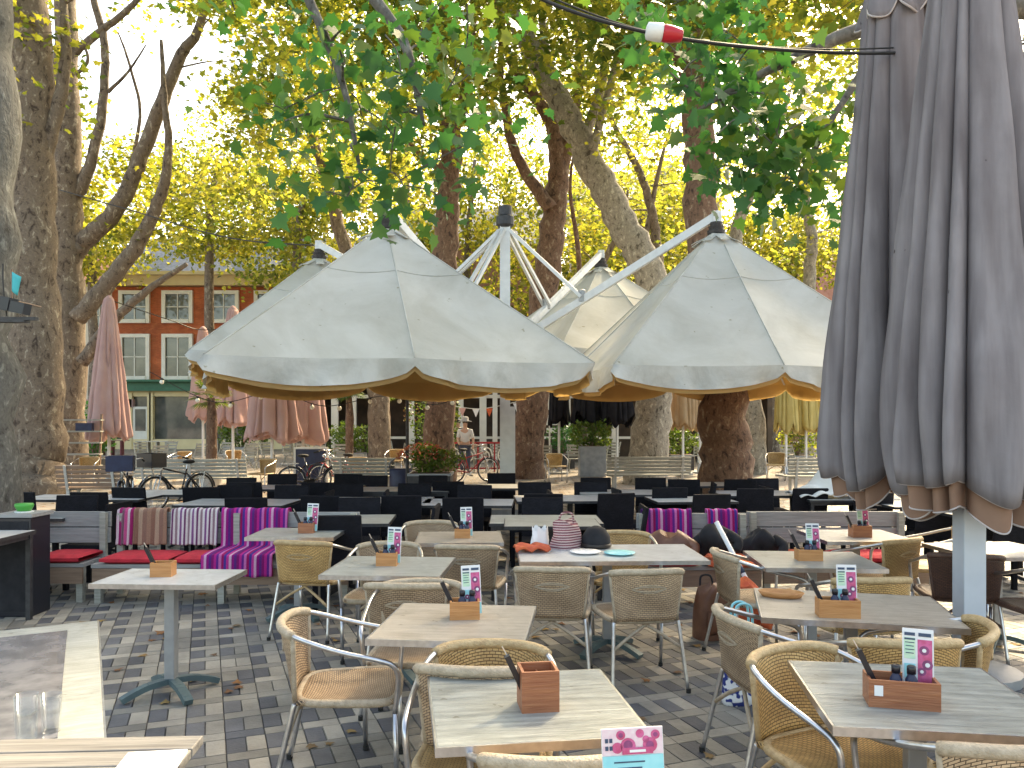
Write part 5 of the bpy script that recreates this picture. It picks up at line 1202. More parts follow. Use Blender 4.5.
m = MB(); m.grid(lambda u, v: (lambda a: ((.13-.03*v)*math.cos(a)*(1+.12*math.sin(3*a+v*4)), (.09-.02*v)*math.sin(a)*(1+.12*math.sin(3*a+1)), .2*v+.03*math.sin(2*a)*v))(u*2*math.pi), 28, 10, wrap=True); m.add([(lambda a: (.10*math.cos(a)*(1+.12*math.sin(3*a+4)), .07*math.sin(a)*(1+.12*math.sin(3*a+1)), .2+.03*math.sin(2*a)))(i/28*6.28318) for i in range(28)], [tuple(range(28))]); m.build('body', M['stripe_bag'], t, smooth=True)
m = MB(); m.tube(smooth_path([(-.07, 0, .18), (-.04, -.02, .27), (.04, -.02, .27), (.07, 0, .18)]), .008, 6); m.build('handle', M['stripe_bag'], t, smooth=True)
t = thing('paper_bag', 'white crumpled paper bag at the end of the wide bleached table', 'bag', (.22, 6.3, .75), .5)
m = MB(); m.grid(lambda u, v: (lambda a: (.075*math.cos(a)*(1+.15*math.sin(5*a+v*6))*(1-.25*v), .06*math.sin(a)*(1+.15*math.sin(4*a)), .15*v+.02*math.sin(5*a)*v))(u*2*math.pi), 30, 8, wrap=True); m.build('body', M['white_paper'], t, smooth=False, solid=.002)
t = thing('folded_shawl', 'orange shawl folded over the corner of the wide bleached table', 'shawl', (.1, 6.1, .752), .1)
m = MB(); m.grid(lambda u, v: (lambda p: (p[0], p[1], p[2]))((-.08+.26*u, -.12+.24*v, .03*abs(math.sin(u*7+v*3))+.012) ), 24, 14); m.build('cloth', M['orange_fabric'], t, smooth=True, solid=.015)
for i, (x, y, mt, lab) in enumerate(((.55, 6.0, 'white_paper', 'white plate on the wide bleached table before the cap'), (.8, 5.95, 'cyan_print', 'pale blue plate on the wide bleached table'))):
    t = thing('plate', lab, 'plate', (x, y, .75)); m = MB(); m.lathe([(.06, 0), (.115, .014), (.117, .018), (.07, .007), (.001, .006)], 24); m.build('dish', M[mt], t, smooth=True)

# ------------------------------------------------------------------ black woven chairs and their tables under the canopies
def make_black_chair():
    t = thing('black_chair', 'black woven dining chair', 'chair')
    m = MB(); m.box((0, 0, .44), (.46, .46, .06)); m.build('seat', M['black_wicker'], t, bevel=.012)
    m = MB(); m.box((0, -.235, .66), (.46, .035, .46), rx=R(9)); m.build('backrest', M['black_wicker'], t, bevel=.01)
    for sx in (-1, 1):
        for sy_ in (-1, 1):
            m = MB(); m.box((sx*.2, sy_*.19, .206), (.045, .045, .412)); m.build('leg', M['black_wicker'], t)
    return t
BC = make_black_chair(); bc_used = [False]
def black_chair(x, y, face, label):
    o = BC if not bc_used[0] else dup(BC); bc_used[0] = True
    return put(o, (x, y, 0), R(-face), label, 'black woven chairs under the canopies')
def setting(px, py, w, d, where, seats, rz=0, top='top_white', h=.75):
    Y = 800*(1.75-h)/(py-420); X = (px-512)*Y/800
    make_table('dark legged table with a pale top ' + where, M[top], w, d, h, (X, Y), R(rz), 'dark tables under the canopies', kind='legs' if (px*7) % 2 else 'cross', col='steel_dark', foot='steel_dark')
    for s in seats:
        dx, dy, f, n = {'n': (0, -d/2-.2, 0, 'before'), 'f': (0, d/2+.2, 180, 'behind'), 'l': (-w/2-.18, 0, 90, 'at the trunk end of'), 'r': (w/2+.18, 0, 270, 'at the grey parasol end of'), 'n1': (-w*.28, -d/2-.2, 4, 'before the trunk half of'), 'n2': (w*.28, -d/2-.2, 356, 'before the parasol half of'), 'f1': (-w*.28, d/2+.2, 176, 'behind the trunk half of'), 'f2': (w*.28, d/2+.2, 184, 'behind the parasol half of')}[s]
        c, s_ = math.cos(R(rz)), math.sin(R(rz))
        black_chair(X+dx*c-dy*s_, Y+dx*s_+dy*c, f-rz+rng.uniform(-7, 7), 'black chair %s the table %s' % (n, where))
    return X, Y
setting(350, 519, .85, .75, 'behind the purple blanket caddy', ('f', 'r', 'n'), 3, 'top_grey')
setting(240, 502, 1.3, .8, 'behind the purple blanket', ('f1', 'f2', 'r', 'n2'), -3)
setting(372, 500, 1.5, .8, 'two rows before the flower planter', ('n1', 'n2', 'f1', 'f2'), 2)
setting(468, 502, 1.1, .8, 'just before the mast', ('n', 'f', 'l', 'r'), -2)
setting(545, 519, 1.1, .7, 'beside the mast foot', ('f', 'r'), 0, 'top_grey')
setting(570, 498, 1.4, .8, 'behind the bar table', ('n1', 'n2', 'f1', 'f2'), 3)
setting(395, 489, 1.6, .8, 'directly before the flower planter', ('f1', 'f2', 'l'), 1)
setting(300, 487, 1.8, .8, 'before the dark bicycle', ('n1', 'n2', 'f1', 'f2'), -2)
setting(190, 492, 1.5, .8, 'before the long slatted bench', ('n1', 'n2', 'f2'), 2)
setting(90, 497, 1.6, .7, 'before the crate bicycle', ('n1', 'n2'), -1)
setting(630, 492, 1.4, .8, 'below the black parasols', ('n2', 'f1', 'f2', 'r'), -3)
setting(760, 493, 1.2, .8, 'beyond the red trunk', ('n1', 'n2', 'f2'), 2)
setting(690, 499, 1.0, .7, 'at the foot of the red trunk', ('n', 'l'), 4)
X, Y = setting(845, 497, 1.2, .8, 'with the white cloth', ('l', 'n', 'r'), 0)
setting(930, 503, 1.3, .8, 'behind the plain banquette', ('n1', 'n2', 'f1'), 3)
setting(1000, 512, 1.3, .8, 'behind the brown chairs', ('n1', 'n2', 'f1'), 3)
setting(478, 486, 1.2, .8, 'beyond the mast', ('n1', 'f2'), 0)
setting(700, 484, 1.4, .8, 'before the white sofa', ('n1', 'n2'), 0)
setting(40, 515, .8, .6, 'beside the flared trunk', ('r', 'f'), 0, 'top_white')
t = thing('draped_cloth', 'white cloth heaped over the table near the grey parasols', 'cloth', (X-.28, Y-.05, .752))
m = MB(); m.grid(lambda u, v: (-.42+.9*u, -.3+.6*v, .02+.34*math.exp(-((u-.55)**2+(v-.5)**2)*9)*(1+.2*math.sin(u*23+v*9))+.03*abs(math.sin(u*15+v*6))), 40, 24); m.build('cloth', M['cloth_white'], t, smooth=True, solid=.012)
# tall bar table beside the mast
t = make_table('small grey bar table with a thick dark column, beside the mast foot', M['top_grey'], .9, .6, .76, (.38, 7.75), 0, 'dark tables under the canopies', 'cross', 'steel_dark', 'steel_dark')

# ------------------------------------------------------------------ slatted park benches
def make_bench(mt, L):
    t = thing('slatted_bench', 'slatted bench', 'bench')
    for i in range(5):
        m = MB(); m.box((0, .24+.018*i, .50+.085*i), (L, .028, .062), rx=R(-10)); m.build('back_slat', mt, t)
    m = MB()
    for i in range(4): m.box((0, -.2+.115*i, .43), (L, .095, .03))
    m.build('seat', mt, t)
    for s in (-1, 0, 1) if L > 2.2 else (-1, 1):
        x = s*(L/2-.2); m = MB(); m.box((x, -.18, .207), (.06, .05, .414)); m.box((x, .21, .207), (.06, .05, .414)); m.box((x, .02, .395), (.06, .42, .04)); m.beam((x, .24, .40), (x, .355, .88), .05, .025); m.build('leg', M['concrete'], t)
    return t
def bench(px, py_top, L, label, mt='bench_wood', rz=180):
    Y = 800*(1.75-.89)/(py_top-420); X = (px-512)*Y/800; Y = -(-Y)
    o = make_bench(M[mt], L); return put(o, (X, Y-.3, 0), R(rz), label, 'slatted benches')
bench(200, 457, 2.55, 'long slatted bench beside the potted palm', rz=180)
bench(368, 456, 1.45, 'short slatted bench next to the litter bin')
bench(645, 455, 2.0, 'slatted bench in front of the black folded parasols')
bench(805, 456, 1.2, 'slatted bench half hidden by the grey parasols')
bench(105, 463, 1.3, 'slatted bench behind the bicycle with crates', 'bench_brown')
def plank_sofa(px, py_top, L, label, mt, cushion_mt='navy'):
    Y = 800*(1.75-.95)/(py_top-420); X = (px-512)*Y/800
    t = thing('plank_sofa', label, 'bench', (X, Y, 0), 0, 'plank sofas at the far cafe')
    m = MB()
    for i in range(4): m.box((0, .3, .48+.13*i), (L, .03, .115))
    m.build('backrest', M[mt], t)
    m = MB(); m.box((0, 0, .38), (L, .62, .06)); m.build('seat', M[mt], t)
    for s in (-1, 1):
        m = MB(); m.box((s*(L/2+.035), .02, .45), (.07, .66, .9)); m.build('side_panel', M[cushion_mt], t)
    m = MB(); m.box((0, -.28, .17), (L, .03, .34)); m.build('front_board', M[cushion_mt], t)
plank_sofa(684, 431, 3.3, 'white plank sofa with navy sides under the beige parasols', 'bench_white')
plank_sofa(762, 433, 1.6, 'white plank sofa with navy sides beyond the stout red trunk', 'bench_white')
def far_table(px, py, w, label, mt='bench_white', h=.75, legs='wine'):
    Y = 800*(1.75-h)/(py-420); X = (px-512)*Y/800
    t = thing('picnic_table', label, 'table', (X, Y, 0), 0, 'tables at the far cafe')
    m = MB(); m.box((0, 0, h-.02), (w, .8, .04)); m.build('tabletop', M[mt], t)
    for i in range(4):
        m = MB(); m.box((-w/2+.1+(w-.2)*i/3, -.2, (h-.04)/2), (.07, .3, h-.04)); m.build('leg', M[legs], t)
    return X, Y, h
X, Y, h_ = far_table(640, 440.5, 2.6, 'wide table with dark red legs and a red cup on it')
t = thing('red_cup', 'red and white cup on the wide table with dark red legs', 'cup', (X+1.0, Y, h_)); m = MB(); m.lathe([(.06, 0), (.08, .22), (.082, .24)], 12); m.build('body', M['red_paint'], t, smooth=True); m = MB(); m.lathe([(.085, .24), (.085, .3), (.05, .32)], 12); m.build('lid', M['white_plastic'], t, smooth=True)
far_table(815, 442, 2.0, 'white table under the straw coloured parasols')
far_table(575, 437, 2.4, 'white topped counter before the notice board', legs='steel_dark')
far_table(110, 440, 1.6, 'plank table behind the flared trunk', 'bench_brown')
far_table(430, 439, 2.0, 'grey green table behind the flower planter', 'top_grey', legs='bench_wood')
def ladder_shelf(px, py, label):
    Y = 1400/(py-420); X = (px-512)*Y/800; t = thing('slatted_shelf', label, 'shelf', (X, Y, 0), R(10))
    for s in (-1, 1):
        m = MB(); m.beam((s*.5, 0, 0), (s*.5, .25, 1.9), .05, .06); m.build('upright', M['bench_brown'], t)
    for i in range(6):
        m = MB(); m.box((0, .04+.035*i, .25+.3*i), (1.06, .28, .035)); m.build('shelf', M['bench_wood'], t)
    m = MB(); m.box((.1, .2, 1.56), (.4, .18, .22)); m.build('crate', M['navy'], t)
ladder_shelf(78, 487, 'slatted brown shelf beside the flared trunk')

# ------------------------------------------------------------------ bicycles
def bicycle(label, loc, rz, basket=None, paint='bike_paint'):
    t = thing('bicycle', label, 'bicycle', loc, rz, 'parked bicycles'); Rw = .34
    for x in (-.52, .54):
        m = MB(); m.torus((x, 0, Rw), Rw-.02, .02, 'Y', 32, 8); w = m.build('wheel', M['rubber'], t, smooth=True)
        m = MB(); m.torus((x, 0, Rw), Rw-.045, .01, 'Y', 32, 6)
        for i in range(14):
            a = 2*math.pi*i/14; m.tube([(x, .02*(-1)**i, Rw), (x+(Rw-.05)*math.cos(a), 0, Rw+(Rw-.05)*math.sin(a))], .0028, 4, cap=False)
        m.lathe([(.02, -.04), (.02, .04)], 8, (x, 0, Rw)); m.build('rim', M['bike_silver'], w)
        m = MB(); m.grid(lambda u, v: (x+(Rw+.03)*math.cos(lerp(.1, 3.0, u)), lerp(-.03, .03, v), Rw+(Rw+.03)*math.sin(lerp(.1, 3.0, u))), 16, 2); m.build('mudguard', M[paint], w, smooth=True, solid=.004)
    bb, st, hd, ax = Vector((-.06, 0, .28)), Vector((-.2, 0, .78)), Vector((.36, 0, .82)), Vector((-.52, 0, .34))
    m = MB()
    for a, b_ in ((bb, st), (bb, Vector((.4, 0, .68))), (st+Vector((.02, 0, -.1)), hd), (ax+Vector((0, .05, 0)), bb), (ax+Vector((0, .05, 0)), st+Vector((0, 0, -.08))), (ax+Vector((0, -.05, 0)), bb), (ax+Vector((0, -.05, 0)), st+Vector((0, 0, -.08)))): m.tube([a, b_], .017, 8)
    m.build('frame', M[paint], t, smooth=True)
    m = MB(); m.tube(smooth_path([(.54, .06, .34), (.46, .05, .6), (.41, .02, .7)]), .014, 6); m.tube(smooth_path([(.54, -.06, .34), (.46, -.05, .6), (.41, -.02, .7)]), .014, 6); m.tube([(.41, 0, .66), (.33, 0, 1.0)], .018, 8); m.build('fork', M['bike_silver'], t, smooth=True)
    m = MB(); m.tube(smooth_path([(.1, .3, 1.02), (.22, .29, 1.06), (.33, .12, 1.02), (.33, -.12, 1.02), (.22, -.29, 1.06), (.1, -.3, 1.02)]), .012, 6); hb = m.build('handlebar', M['bike_silver'], t, smooth=True)
    for s in (-1, 1):
        m = MB(); m.tube([(.02, s*.305, 1.0), (.14, s*.3, 1.03)], .018, 8); m.build('grip', M['rubber'], hb)
    m = MB(); m.tube([st, st+Vector((-.03, 0, .12))], .014, 6); m.build('seat_post', M['bike_silver'], t)
    m = MB(); m.ball((-.25, 0, .92), .1, 14, 8, (1.35, .85, .42)); m.build('saddle', M['rubber'], t, smooth=True)
    m = MB(); m.lathe([(.09, -.008), (.09, .008)], 20); v = [(p[0]+bb.x, p[2], p[1]+bb.z) for p in m.v]; m.v = v; cr = m.build('crankset', M['bike_silver'], t)
    for s in (-1, 1):
        m = MB(); m.beam(bb+Vector((0, s*.05, 0)), bb+Vector((s*.12, s*.07, s*-.1)), .015, .02); m.box(bb+Vector((s*.12, s*.11, s*-.1)), (.09, .08, .025)); m.build('pedal', M['rubber'], cr)
    m = MB(); m.box((-.55, 0, .74), (.4, .14, .02)); m.tube([(-.52, .05, .34), (-.6, .05, .74)], .008, 5); m.tube([(-.52, -.05, .34), (-.6, -.05, .74)], .008, 5); m.build('rack', M['bike_silver'], t)
    m = MB(); m.tube([(-.06, .06, .28), (-.16, .2, .0)], .01, 6); m.build('stand', M['bike_silver'], t)
    m = MB(); m.ball((.42, 0, .88), .05, 12, 8); m.build('headlight', M['bike_silver'], t, smooth=True)
    if basket:
        m = MB(); w, d, h = .42, .32, .26; k = .012; c0 = Vector((.6, 0, .86))
        for s in (-1, 1): m.box(c0+Vector((0, s*w/2, h/2)), (d, k, h)); m.box(c0+Vector((s*d/2, 0, h/2)), (k, w, h))
        m.box(c0, (d, w, k)); m.build('crate', M[basket], t)
        m = MB(); m.beam((.54, 0, .66), (.6, 0, .86), .02, .02); m.build('crate_bracket', M['bike_silver'], t)
    return t
bicycle('dark bicycle leaning in front of the pink parasols', (-4.6, 18.6, 0), R(8))
bicycle('dark bicycle turned away beside the first one at the pink parasols', (-4.15, 19.2, 0), R(160), paint='red_paint')
bicycle('bicycle with a navy crate on its front, facing us near the trunks', (-7.05, 14.6, 0), R(-72), 'navy')
bicycle('bicycle with a black crate behind the navy crate one', (-6.55, 15.7, 0), R(-118), 'black_plastic')
bicycle('red brown bicycle between the planter and the red rail', (-1.15, 22.5, 0), R(30), paint='red_paint')

# ------------------------------------------------------------------ plants
def fan_palm(label, px, Y, ytop, hw, pot, seed, trunk=True):
    s = 800/Y; X = (px-512)/s; q = random.Random(seed); zc = 1.75+(420-ytop)/s
    t = thing('fan_palm', label, 'palm', (X, Y, 0), 0, 'potted palms')
    m = MB(); m.lathe([(.24, 0), (.32, .42), (.34, .45), (.30, .45), (.28, .40), (.01, .40)], 18, cap=False); m.build('pot', M[pot], t, smooth=False)
    P = [(0, 0, .38), (.02, .01, lerp(.4, zc, .5)), (0, 0, zc)]; m = MB(); m.tube(smooth_path(P, 6), [.15, .15, .14, .13, .14, .13, .13, .14, .13, .12, .11, .1, .1], 12, jit=.2, rnd=bark_noise); m.build('trunk', M['bark_red'], t)
    m = MB(); L = hw/s
    for i in range(34):
        a = q.uniform(0, 6.283); e = q.uniform(-.5, 1.25); d = Vector((math.cos(a)*math.cos(e), math.sin(a)*math.cos(e), math.sin(e))); side = d.cross(Vector((0, 0, 1))).normalized()
        c = Vector((0, 0, zc)) + d*L*.45
        for k in range(9):
            f = (k-4)/4*1.15; dd = (d*math.cos(f)+side*math.sin(f)).normalized(); l_ = L*.62*(1-.25*abs(f))*q.uniform(.85, 1.1)
            w = dd.cross(Vector((0, 0, 1)).lerp(d, .3)).normalized()*.022*L/.6
            p1 = c+dd*l_*.55; p2 = c+dd*l_+Vector((0, 0, -.16*l_))
            m.add([c, p1-w, p2, p1+w], [(0, 1, 2, 3)])
        b0 = Vector((0, 0, zc-.03)); w = side*.01; m.add([b0-w, b0+w, c+w, c-w], [(0, 1, 2, 3)])
    m.build('frond', M['palm'], t)
fan_palm('potted palm with a shaggy brown trunk beside the red brick house', 211, 21, 398, 26, 'concrete', 1)
fan_palm('spiky potted palm in front of the cafe posts', 349, 27, 392, 20, 'zinc', 2)
fan_palm('potted palm close to the slim umbrella pole, at the cafe posts', 386, 28, 392, 18, 'zinc', 3)
def bush(name, label, loc, rx, ry, z0, h, n, mt, leaf=.06, cat='plant', pot=None, seed=1, extra=None):
    t = thing(name, label, cat, loc)
    if pot: pot(t)
    v = nr.normal(size=(n, 3)); v /= np.linalg.norm(v, axis=1)[:, None]; rr = nr.uniform(.3, 1, n)**.5
    lump = 1+.25*np.sin(v[:, 0]*5+seed)+.2*np.sin(v[:, 2]*6+v[:, 1]*4)
    pos = v*rr[:, None]*np.array([rx, ry, h/2])*lump[:, None] + np.array([0, 0, z0+h/2])
    m = MB()
    q = random.Random(seed)
    for i in range(14):
        a = q.uniform(0, 6.28); m.tube([(0, 0, z0-.05), (rx*.35*math.cos(a), ry*.35*math.sin(a), z0+h*.35), (rx*.7*math.cos(a), ry*.7*math.sin(a), z0+h*q.uniform(.5, .85))], [.01, .008, .004], 5)
    m.build('stem', M['bark_brown'], t)
    leaf_mesh('leaves', pos, leaf, 'far', M[mt], t, .4)
    if extra:
        k = n//4; v2 = nr.normal(size=(k, 3)); v2[:, 2] = abs(v2[:, 2]); v2 /= np.linalg.norm(v2, axis=1)[:, None]
        leaf_mesh('blossom', v2*np.array([rx, ry, h/2])*1.05+np.array([-rx*.35, 0, z0+h/2]), leaf*.8, 'far', M[extra], t, .4)
    return t
def cube_pot(w, d, h, mt):
    def f(t):
        m = MB(); m.box((0, 0, h/2), (w, d, h)); m.build('planter', M[mt], t, bevel=.01)
        m = MB(); m.box((0, 0, h-.02+.03), (w+.03, d+.03, .05)); m.build('planter_rim', M['zinc'], t)
        m = MB(); m.box((0, 0, h+.037), (w-.06, d-.06, .005)); m.build('soil', M['bark_red'], t)
    return f
bush('flower_planter', 'dark square planter with reddish flowers before the litter bin', (-1.72, 17.0, 0), .52, .42, .62, .62, 1500, 'leaf_plant', .07, 'planter', cube_pot(.88, .8, .6, 'pot'), 3, 'leaf_flower')
bush('leafy_planter', 'pale planter of bright green leaves on the wide table with dark red legs', (2.5, 25.0, 0), .62, .5, .9, .9, 1100, 'leaf_plant', .1, 'planter', cube_pot(.8, .7, .9, 'zinc'), 5)
bush('leafy_planter', 'tall shrub in a planter among the cafe posts', (-2.6, 28.5, 0), .9, .6, .6, 2.3, 1500, 'leaf_plant', .1, 'planter', cube_pot(.9, .7, .6, 'pot'), 6, 'litter')
bush('leafy_planter', 'dark green shrub by the plaster house shelf', (-13.6, 26, 0), .9, .6, .5, 1.9, 1200, 'leaf_green', .12, 'planter', cube_pot(.8, .7, .5, 'pot'), 8)
bush('leafy_planter', 'low yellow green shrub before the shop window', (-12.2, 36, 0), 1.3, .8, .5, 1.6, 1300, 'leaf_plant', .14, 'planter', cube_pot(1.4, .7, .5, 'concrete'), 9)
bush('leafy_planter', 'low shrub at the end of the pink parasols', (-6.0, 30, 0), .9, .7, .5, 1.2, 1000, 'leaf_plant', .12, 'planter', cube_pot(1, .7, .5, 'concrete'), 10)
# litter bin, slim dark pole, red rail with bunting
t = thing('litter_bin', 'navy litter bin with a hooded top beside the short slatted bench', 'bin', (-2.55, 18.4, 0))
m = MB(); m.lathe([(.25, 0), (.27, .05), (.27, .62), (.25, .64)], 20); m.build('body', M['navy'], t, smooth=True)
m = MB(); m.grid(lambda u, v: (.27*math.cos(math.pi*u), lerp(-.2, .2, v), .64+.26*math.sin(math.pi*u)), 14, 2); m.build('hood', M['zinc'], t, smooth=True, solid=.02)
m = MB(); m.lathe([(.035, 0), (.035, 2.7)], 10); m.lathe([(.3, 0), (.3, .05)], 16, (0, 0, .0)); o = m.build('umbrella_pole', M['steel_dark'], None); o.location = (-2.25, 17.2, 0); tag(o, 'slim dark pole standing behind the flower planter', 'pole')
t = thing('red_railing', 'red painted railing with scrolls beneath the bunting', 'railing', (-1.15, 27, 0))
m = MB(); m.box((0, 0, .98), (2.3, .05, .06)); m.box((0, 0, .12), (2.3, .05, .05)); m.build('rail', M['red_paint'], t)
for i in range(5):
    m = MB(); m.box((-1.12+.56*i, 0, .5), (.05, .05, 1.0)); m.build('post', M['red_paint'], t)
for i in range(4):
    m = MB(); m.tube([(-.84+.56*i+.2*math.cos(a/3)*(1-a/40), -.01, .55+.3*math.sin(a/3)*(1-a/40)) for a in range(26)], .025, 6); m.build('scroll', M['white_paint'], t)
t = thing('bunting', 'string of small pennants over the red railing', 'bunting', (-1.15, 26.6, 0))
m = MB(); m.tube(smooth_path([(-1.6, 0, 2.4), (0, 0, 2.12), (1.6, 0, 2.4), (2.4, 0, 2.3)]), .012, 5); m.tube([(-1.6, 0, 0), (-1.6, 0, 2.45)], .03, 6); m.tube([(2.4, 0, 0), (2.4, 0, 2.35)], .03, 6); m.build('string', M['bench_white'], t)
for i in range(8):
    x = -1.4+.45*i; z = 2.4-.28*max(0, 1-((x)/1.6)**2); m = MB(); m.add([(x-.12, 0, z), (x+.12, 0, z), (x, -.02, z-.28)], [(0, 1, 2)]); m.build('pennant', M[('white_paper', 'orange_fabric', 'pink_fabric')[i % 3]], t, solid=.006)
t = thing('festoon_lights', 'festoon of round bulbs hung before the pink parasols and palms', 'lights', (0, 0, 0))
P = smooth_path([W(150, 372, 19.5), W(215, 402, 19.5), W(275, 392, 19.5), W(325, 406, 19.5), W(385, 396, 19.5), W(440, 404, 19.5), W(482, 378, 19.5)], 8)
m = MB(); m.tube(P, .01, 5); m.build('cable', M['cable'], t)
for i in range(2, len(P)-1, 4):
    m = MB(); m.ball(P[i]-Vector((0, 0, .09)), .055, 10, 8); b_ = m.build('bulb', M['bulb'], t, smooth=True); m = MB(); m.lathe([(.03, -.05), (.03, .01)], 8, tuple(P[i])); m.build('socket', M['black_plastic'], b_)
# rattan and wooden seats of the far cafe
def far_chair(px, py, face, label, kind='gold'):
    Y = 1400/(py-420); return chair(kind, (px-512)*Y/800, Y, face, label)
far_chair(356, 489, 180, 'rattan armchair with a pale frame behind the short slatted bench')
far_chair(262, 492, 200, 'yellow rattan armchair at the foot of the pink parasols')
far_chair(86, 488, 170, 'rattan armchair near the slatted brown shelf')
far_chair(180, 478, 190, 'rattan armchair behind the long slatted bench'); far_chair(235, 476, 150, 'rattan armchair between the palm and the pink parasols')
far_chair(320, 476, 175, 'rattan armchair behind the bicycles'); far_chair(395, 474, 185, 'rattan armchair behind the litter bin'); far_chair(440, 476, 175, 'rattan armchair behind the flower planter')
def wood_chair(px, py, face, label):
    Y = 1400/(py-420); t = thing('folding_chair', label, 'chair', ((px-512)*Y/800, Y, 0), R(-face), 'grey green folding chairs at the far cafe')
    m = MB()
    for i in range(4): m.box((0, -.2-.02*i, .55+.11*i), (.44, .02, .075))
    m.build('backrest', M['bench_wood'], t); m = MB(); m.box((0, .02, .45), (.44, .42, .025)); m.build('seat', M['bench_wood'], t)
    for s in (-1, 1):
        m = MB(); m.beam((s*.22, .24, 0), (s*.22, -.3, .93), .03, .03); m.build('leg', M['bench_wood'], t); m = MB(); m.beam((s*.19, -.26, 0), (s*.19, .2, .46), .03, .03); m.build('leg', M['bench_wood'], t)
for i, (px, py, f) in enumerate(((200, 470, 180), (160, 474, 160), (340, 471, 175), (378, 470, 180), (408, 470, 190), (425, 469, 170), (480, 472, 180), (300, 470, 185), (250, 470, 175))):
    wood_chair(px, py, f, ['grey green folding chair just behind the potted palm', 'grey green folding chair before the shop window', 'grey green folding chair at the spiky palm', 'grey green folding chair between the two cafe palms', 'grey green folding chair in front of a white cafe post', 'grey green folding chair before the tall cafe shrub', 'grey green folding chair at the red railing', 'grey green folding chair behind the dark bicycle', 'grey green folding chair behind the yellow armchair'][i])
for px, py, f, lab in ((545, 474, 180, 'before the notice board'), (575, 472, 175, 'at the white topped counter'), (600, 474, 190, 'just below the black parasols'), (735, 474, 180, 'below the beige parasols'), (790, 473, 170, 'below the straw coloured parasols'), (845, 474, 185, 'half behind the grey parasols')):
    wood_chair(px, py, f, 'grey green folding chair ' + lab)
for px, py in ((142, 468), (168, 466), (222, 467), (245, 469), (268, 467), (290, 466), (318, 467), (355, 466), (388, 465), (452, 468), (470, 466), (498, 468), (530, 467), (588, 469), (612, 467), (640, 468), (668, 467), (700, 468), (750, 467), (822, 468)):
    wood_chair(px, py, 180+rng.uniform(-40, 40), 'grey green folding chair in the far rows along the cafe fronts')
for i, (px, py) in enumerate(((155, 441), (232, 439), (305, 440), (372, 438.5), (500, 439.5), (715, 440))):
    far_table(px, py, 1.5, 'grey slatted table ' + ['before the shop window', 'behind the potted palm', 'behind the pink parasols', 'under the two cafe palms', 'beyond the red railing', 'between the sofas and the stout red trunk'][i], 'bench_wood', legs='bench_wood')
bush('leafy_planter', 'round clipped shrub in a dark tub near the notice board', (1.9, 29, 0), .6, .6, .5, 1.3, 900, 'leaf_green', .1, 'planter', cube_pot(.7, .7, .5, 'pot'), 14)
bush('leafy_planter', 'loose shrub in a dark tub below the beige parasols', (5.9, 28, 0), .7, .6, .5, 1.2, 900, 'leaf_plant', .1, 'planter', cube_pot(.8, .7, .5, 'pot'), 15)
bush('leafy_planter', 'loose shrub in a dark tub below the straw coloured parasols', (9.8, 27.5, 0), .7, .6, .5, 1.3, 900, 'leaf_mix', .1, 'planter', cube_pot(.8, .7, .5, 'pot'), 16)
far_chair(512, 478, 185, 'rattan armchair far back beside the mast'); far_chair(556, 482, 170, 'rattan armchair far back beside the forked trunk'); far_chair(776, 480, 200, 'rattan armchair far back beside the stout red trunk')
t = thing('menu_board', 'dark blue notice board standing before the pink parasols', 'sign board', (-4.95, 19.7, 0), R(6))
m = MB(); m.box((0, 0, .56), (.75, .04, .95)); m.build('panel', M['navy'], t); m = MB()
for s in (-1, 1): m.box((s*.39, 0, .54), (.05, .06, 1.08))
m.box((0, 0, 1.06), (.73, .06, .05)); m.build('frame', M['bench_white'], t)

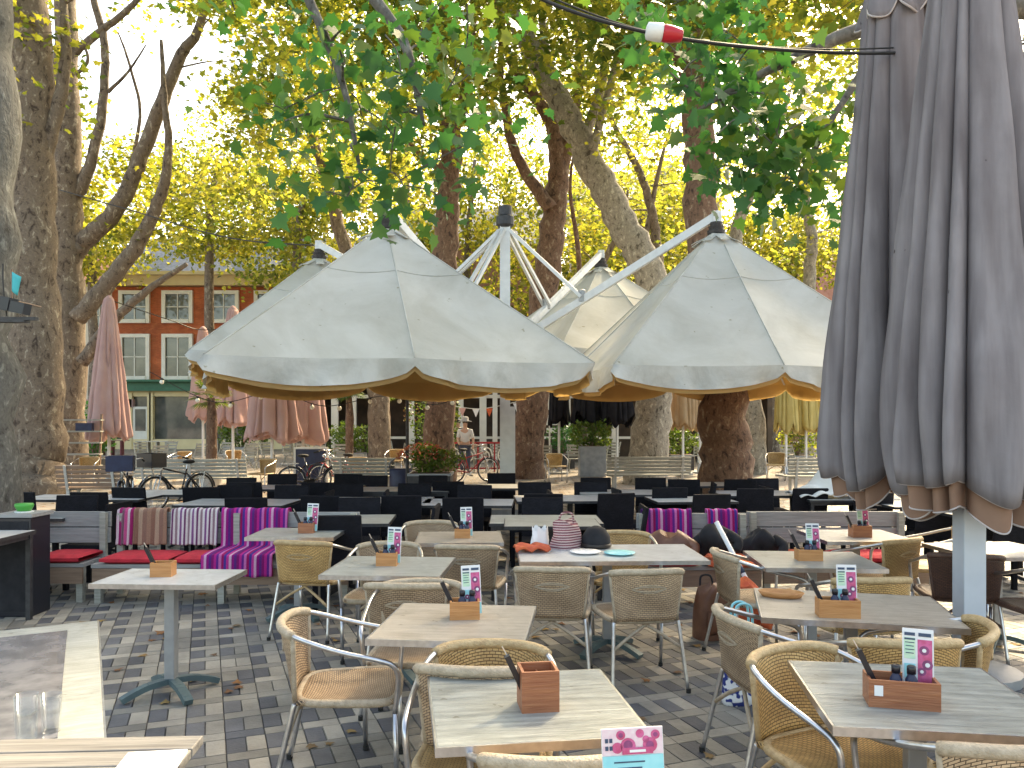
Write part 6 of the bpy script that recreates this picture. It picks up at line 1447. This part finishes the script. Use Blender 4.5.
# ------------------------------------------------------------------ people far behind
def skinfig(name, J, E, rad, mt, parent=None, sub=1):
    me = bpy.data.meshes.new(name); me.from_pydata(J, E, []); me.materials.append(mt); o = bpy.data.objects.new(name, me); C.objects.link(o)
    if parent: o.parent = parent
    o.modifiers.new('skin', 'SKIN').use_smooth_shade = True
    for i, r_ in enumerate(rad): me.skin_vertices[0].data[i].radius = (r_, r_) if not isinstance(r_, tuple) else r_
    me.skin_vertices[0].data[0].use_root = True
    s = o.modifiers.new('sub', 'SUBSURF'); s.levels = sub; s.render_levels = sub; return o
def person(label, loc, rz, hat, shirt, lean=0):
    t = thing('person', label, 'person', loc, rz, None)
    J = [(0, 0, .95), (0, 0, 1.15), (0, .0, 1.4), (0, .01, 1.5), (0, .02, 1.62), (0, .02, 1.72), (.19, 0, 1.4), (.24, .06, 1.12), (.2, .26, 1.0), (.19, .33, .98), (-.19, 0, 1.4), (-.26, .03, 1.12), (-.24, .14, .9), (-.24, .17, .82), (.1, 0, .9), (.1, .03, .5), (.1, 0, .09), (.1, .15, .04), (-.1, 0, .9), (-.1, .06, .5), (-.11, -.02, .09), (-.11, .13, .04)]
    E_ = [(0, 1), (1, 2), (2, 3), (3, 4), (4, 5), (2, 6), (6, 7), (7, 8), (8, 9), (2, 10), (10, 11), (11, 12), (12, 13), (0, 14), (14, 15), (15, 16), (16, 17), (0, 18), (18, 19), (19, 20), (20, 21)]
    rd = [(.15, .11), (.14, .1), (.15, .1), .055, (.085, .1), (.06, .08), .06, .045, .036, .035, .06, .045, .036, .035, .09, .065, .045, .04, .09, .065, .045, .04]
    skinfig('body', J, E_, rd, M['skin'], t, 2)
    J2 = [(0, 0, .98), (0, 0, 1.16), (0, 0, 1.4), (0, .01, 1.47), (.19, 0, 1.4), (.235, .05, 1.15), (-.19, 0, 1.4), (-.25, .03, 1.15)]
    skinfig('shirt', J2, [(0, 1), (1, 2), (2, 3), (2, 4), (4, 5), (2, 6), (6, 7)], [(.17, .13), (.16, .12), (.17, .12), .06, .075, .06, .075, .06], M[shirt], t, 2)
    J3 = [(0, 0, .97), (.1, 0, .88), (.1, .03, .5), (.1, 0, .13), (-.1, 0, .88), (-.1, .06, .5), (-.11, -.02, .13)]
    skinfig('trousers', J3, [(0, 1), (1, 2), (2, 3), (0, 4), (4, 5), (5, 6)], [(.165, .125), .1, .078, .062, .1, .078, .062], M['denim'], t, 2)
    m = MB(); m.ball((0, .0, 1.69), .1, 14, 10, (.9, 1.02, 1.0)); m.build('hair', M['hair'], t, smooth=True)
    m = MB()
    for s in (-1, 1): m.ball((s*.035, .115, 1.66), .011, 8, 6)
    m.build('eye', M['hair'], t, smooth=True); m = MB(); m.ball((0, .128, 1.63), .016, 8, 6, (.8, 1, 1.3)); m.build('nose', M['skin'], t, smooth=True)
    if hat:
        m = MB(); m.lathe([(.21, 1.70), (.22, 1.712), (.115, 1.735), (.11, 1.82), (.07, 1.86), (.01, 1.87)], 24); m.build('sun_hat', M['hat'], t, smooth=True)
    return t
person('person in a pale shirt and grey brimmed hat standing at the red railing', (-1.5, 25.6, 0), R(185), True, 'shirt_pale')
person('person in a dark top standing near the notice board by the pink parasols', (-1.98, 29.5, 0), R(150), False, 'coat')

# ------------------------------------------------------------------ fallen leaves
pos = []
q = np.random.default_rng(3)
n = 900; pos.append(np.stack([q.uniform(-7, 7, n), q.uniform(1.8, 17, n), np.full(n, .012)], 1))
n = 3200; yy = q.uniform(16, 34, n); pos.append(np.stack([q.uniform(-1, 1, n)*yy*.62, yy, np.full(n, .016)], 1))
n = 900; pos.append(np.stack([q.normal(-12, 2.5, n), q.uniform(17, 27, n), np.full(n, .02)], 1))
o = leaf_mesh('fallen_leaves', np.concatenate(pos), .085, 'mid', M['litter'], None, .9); tag(o, kind='stuff')
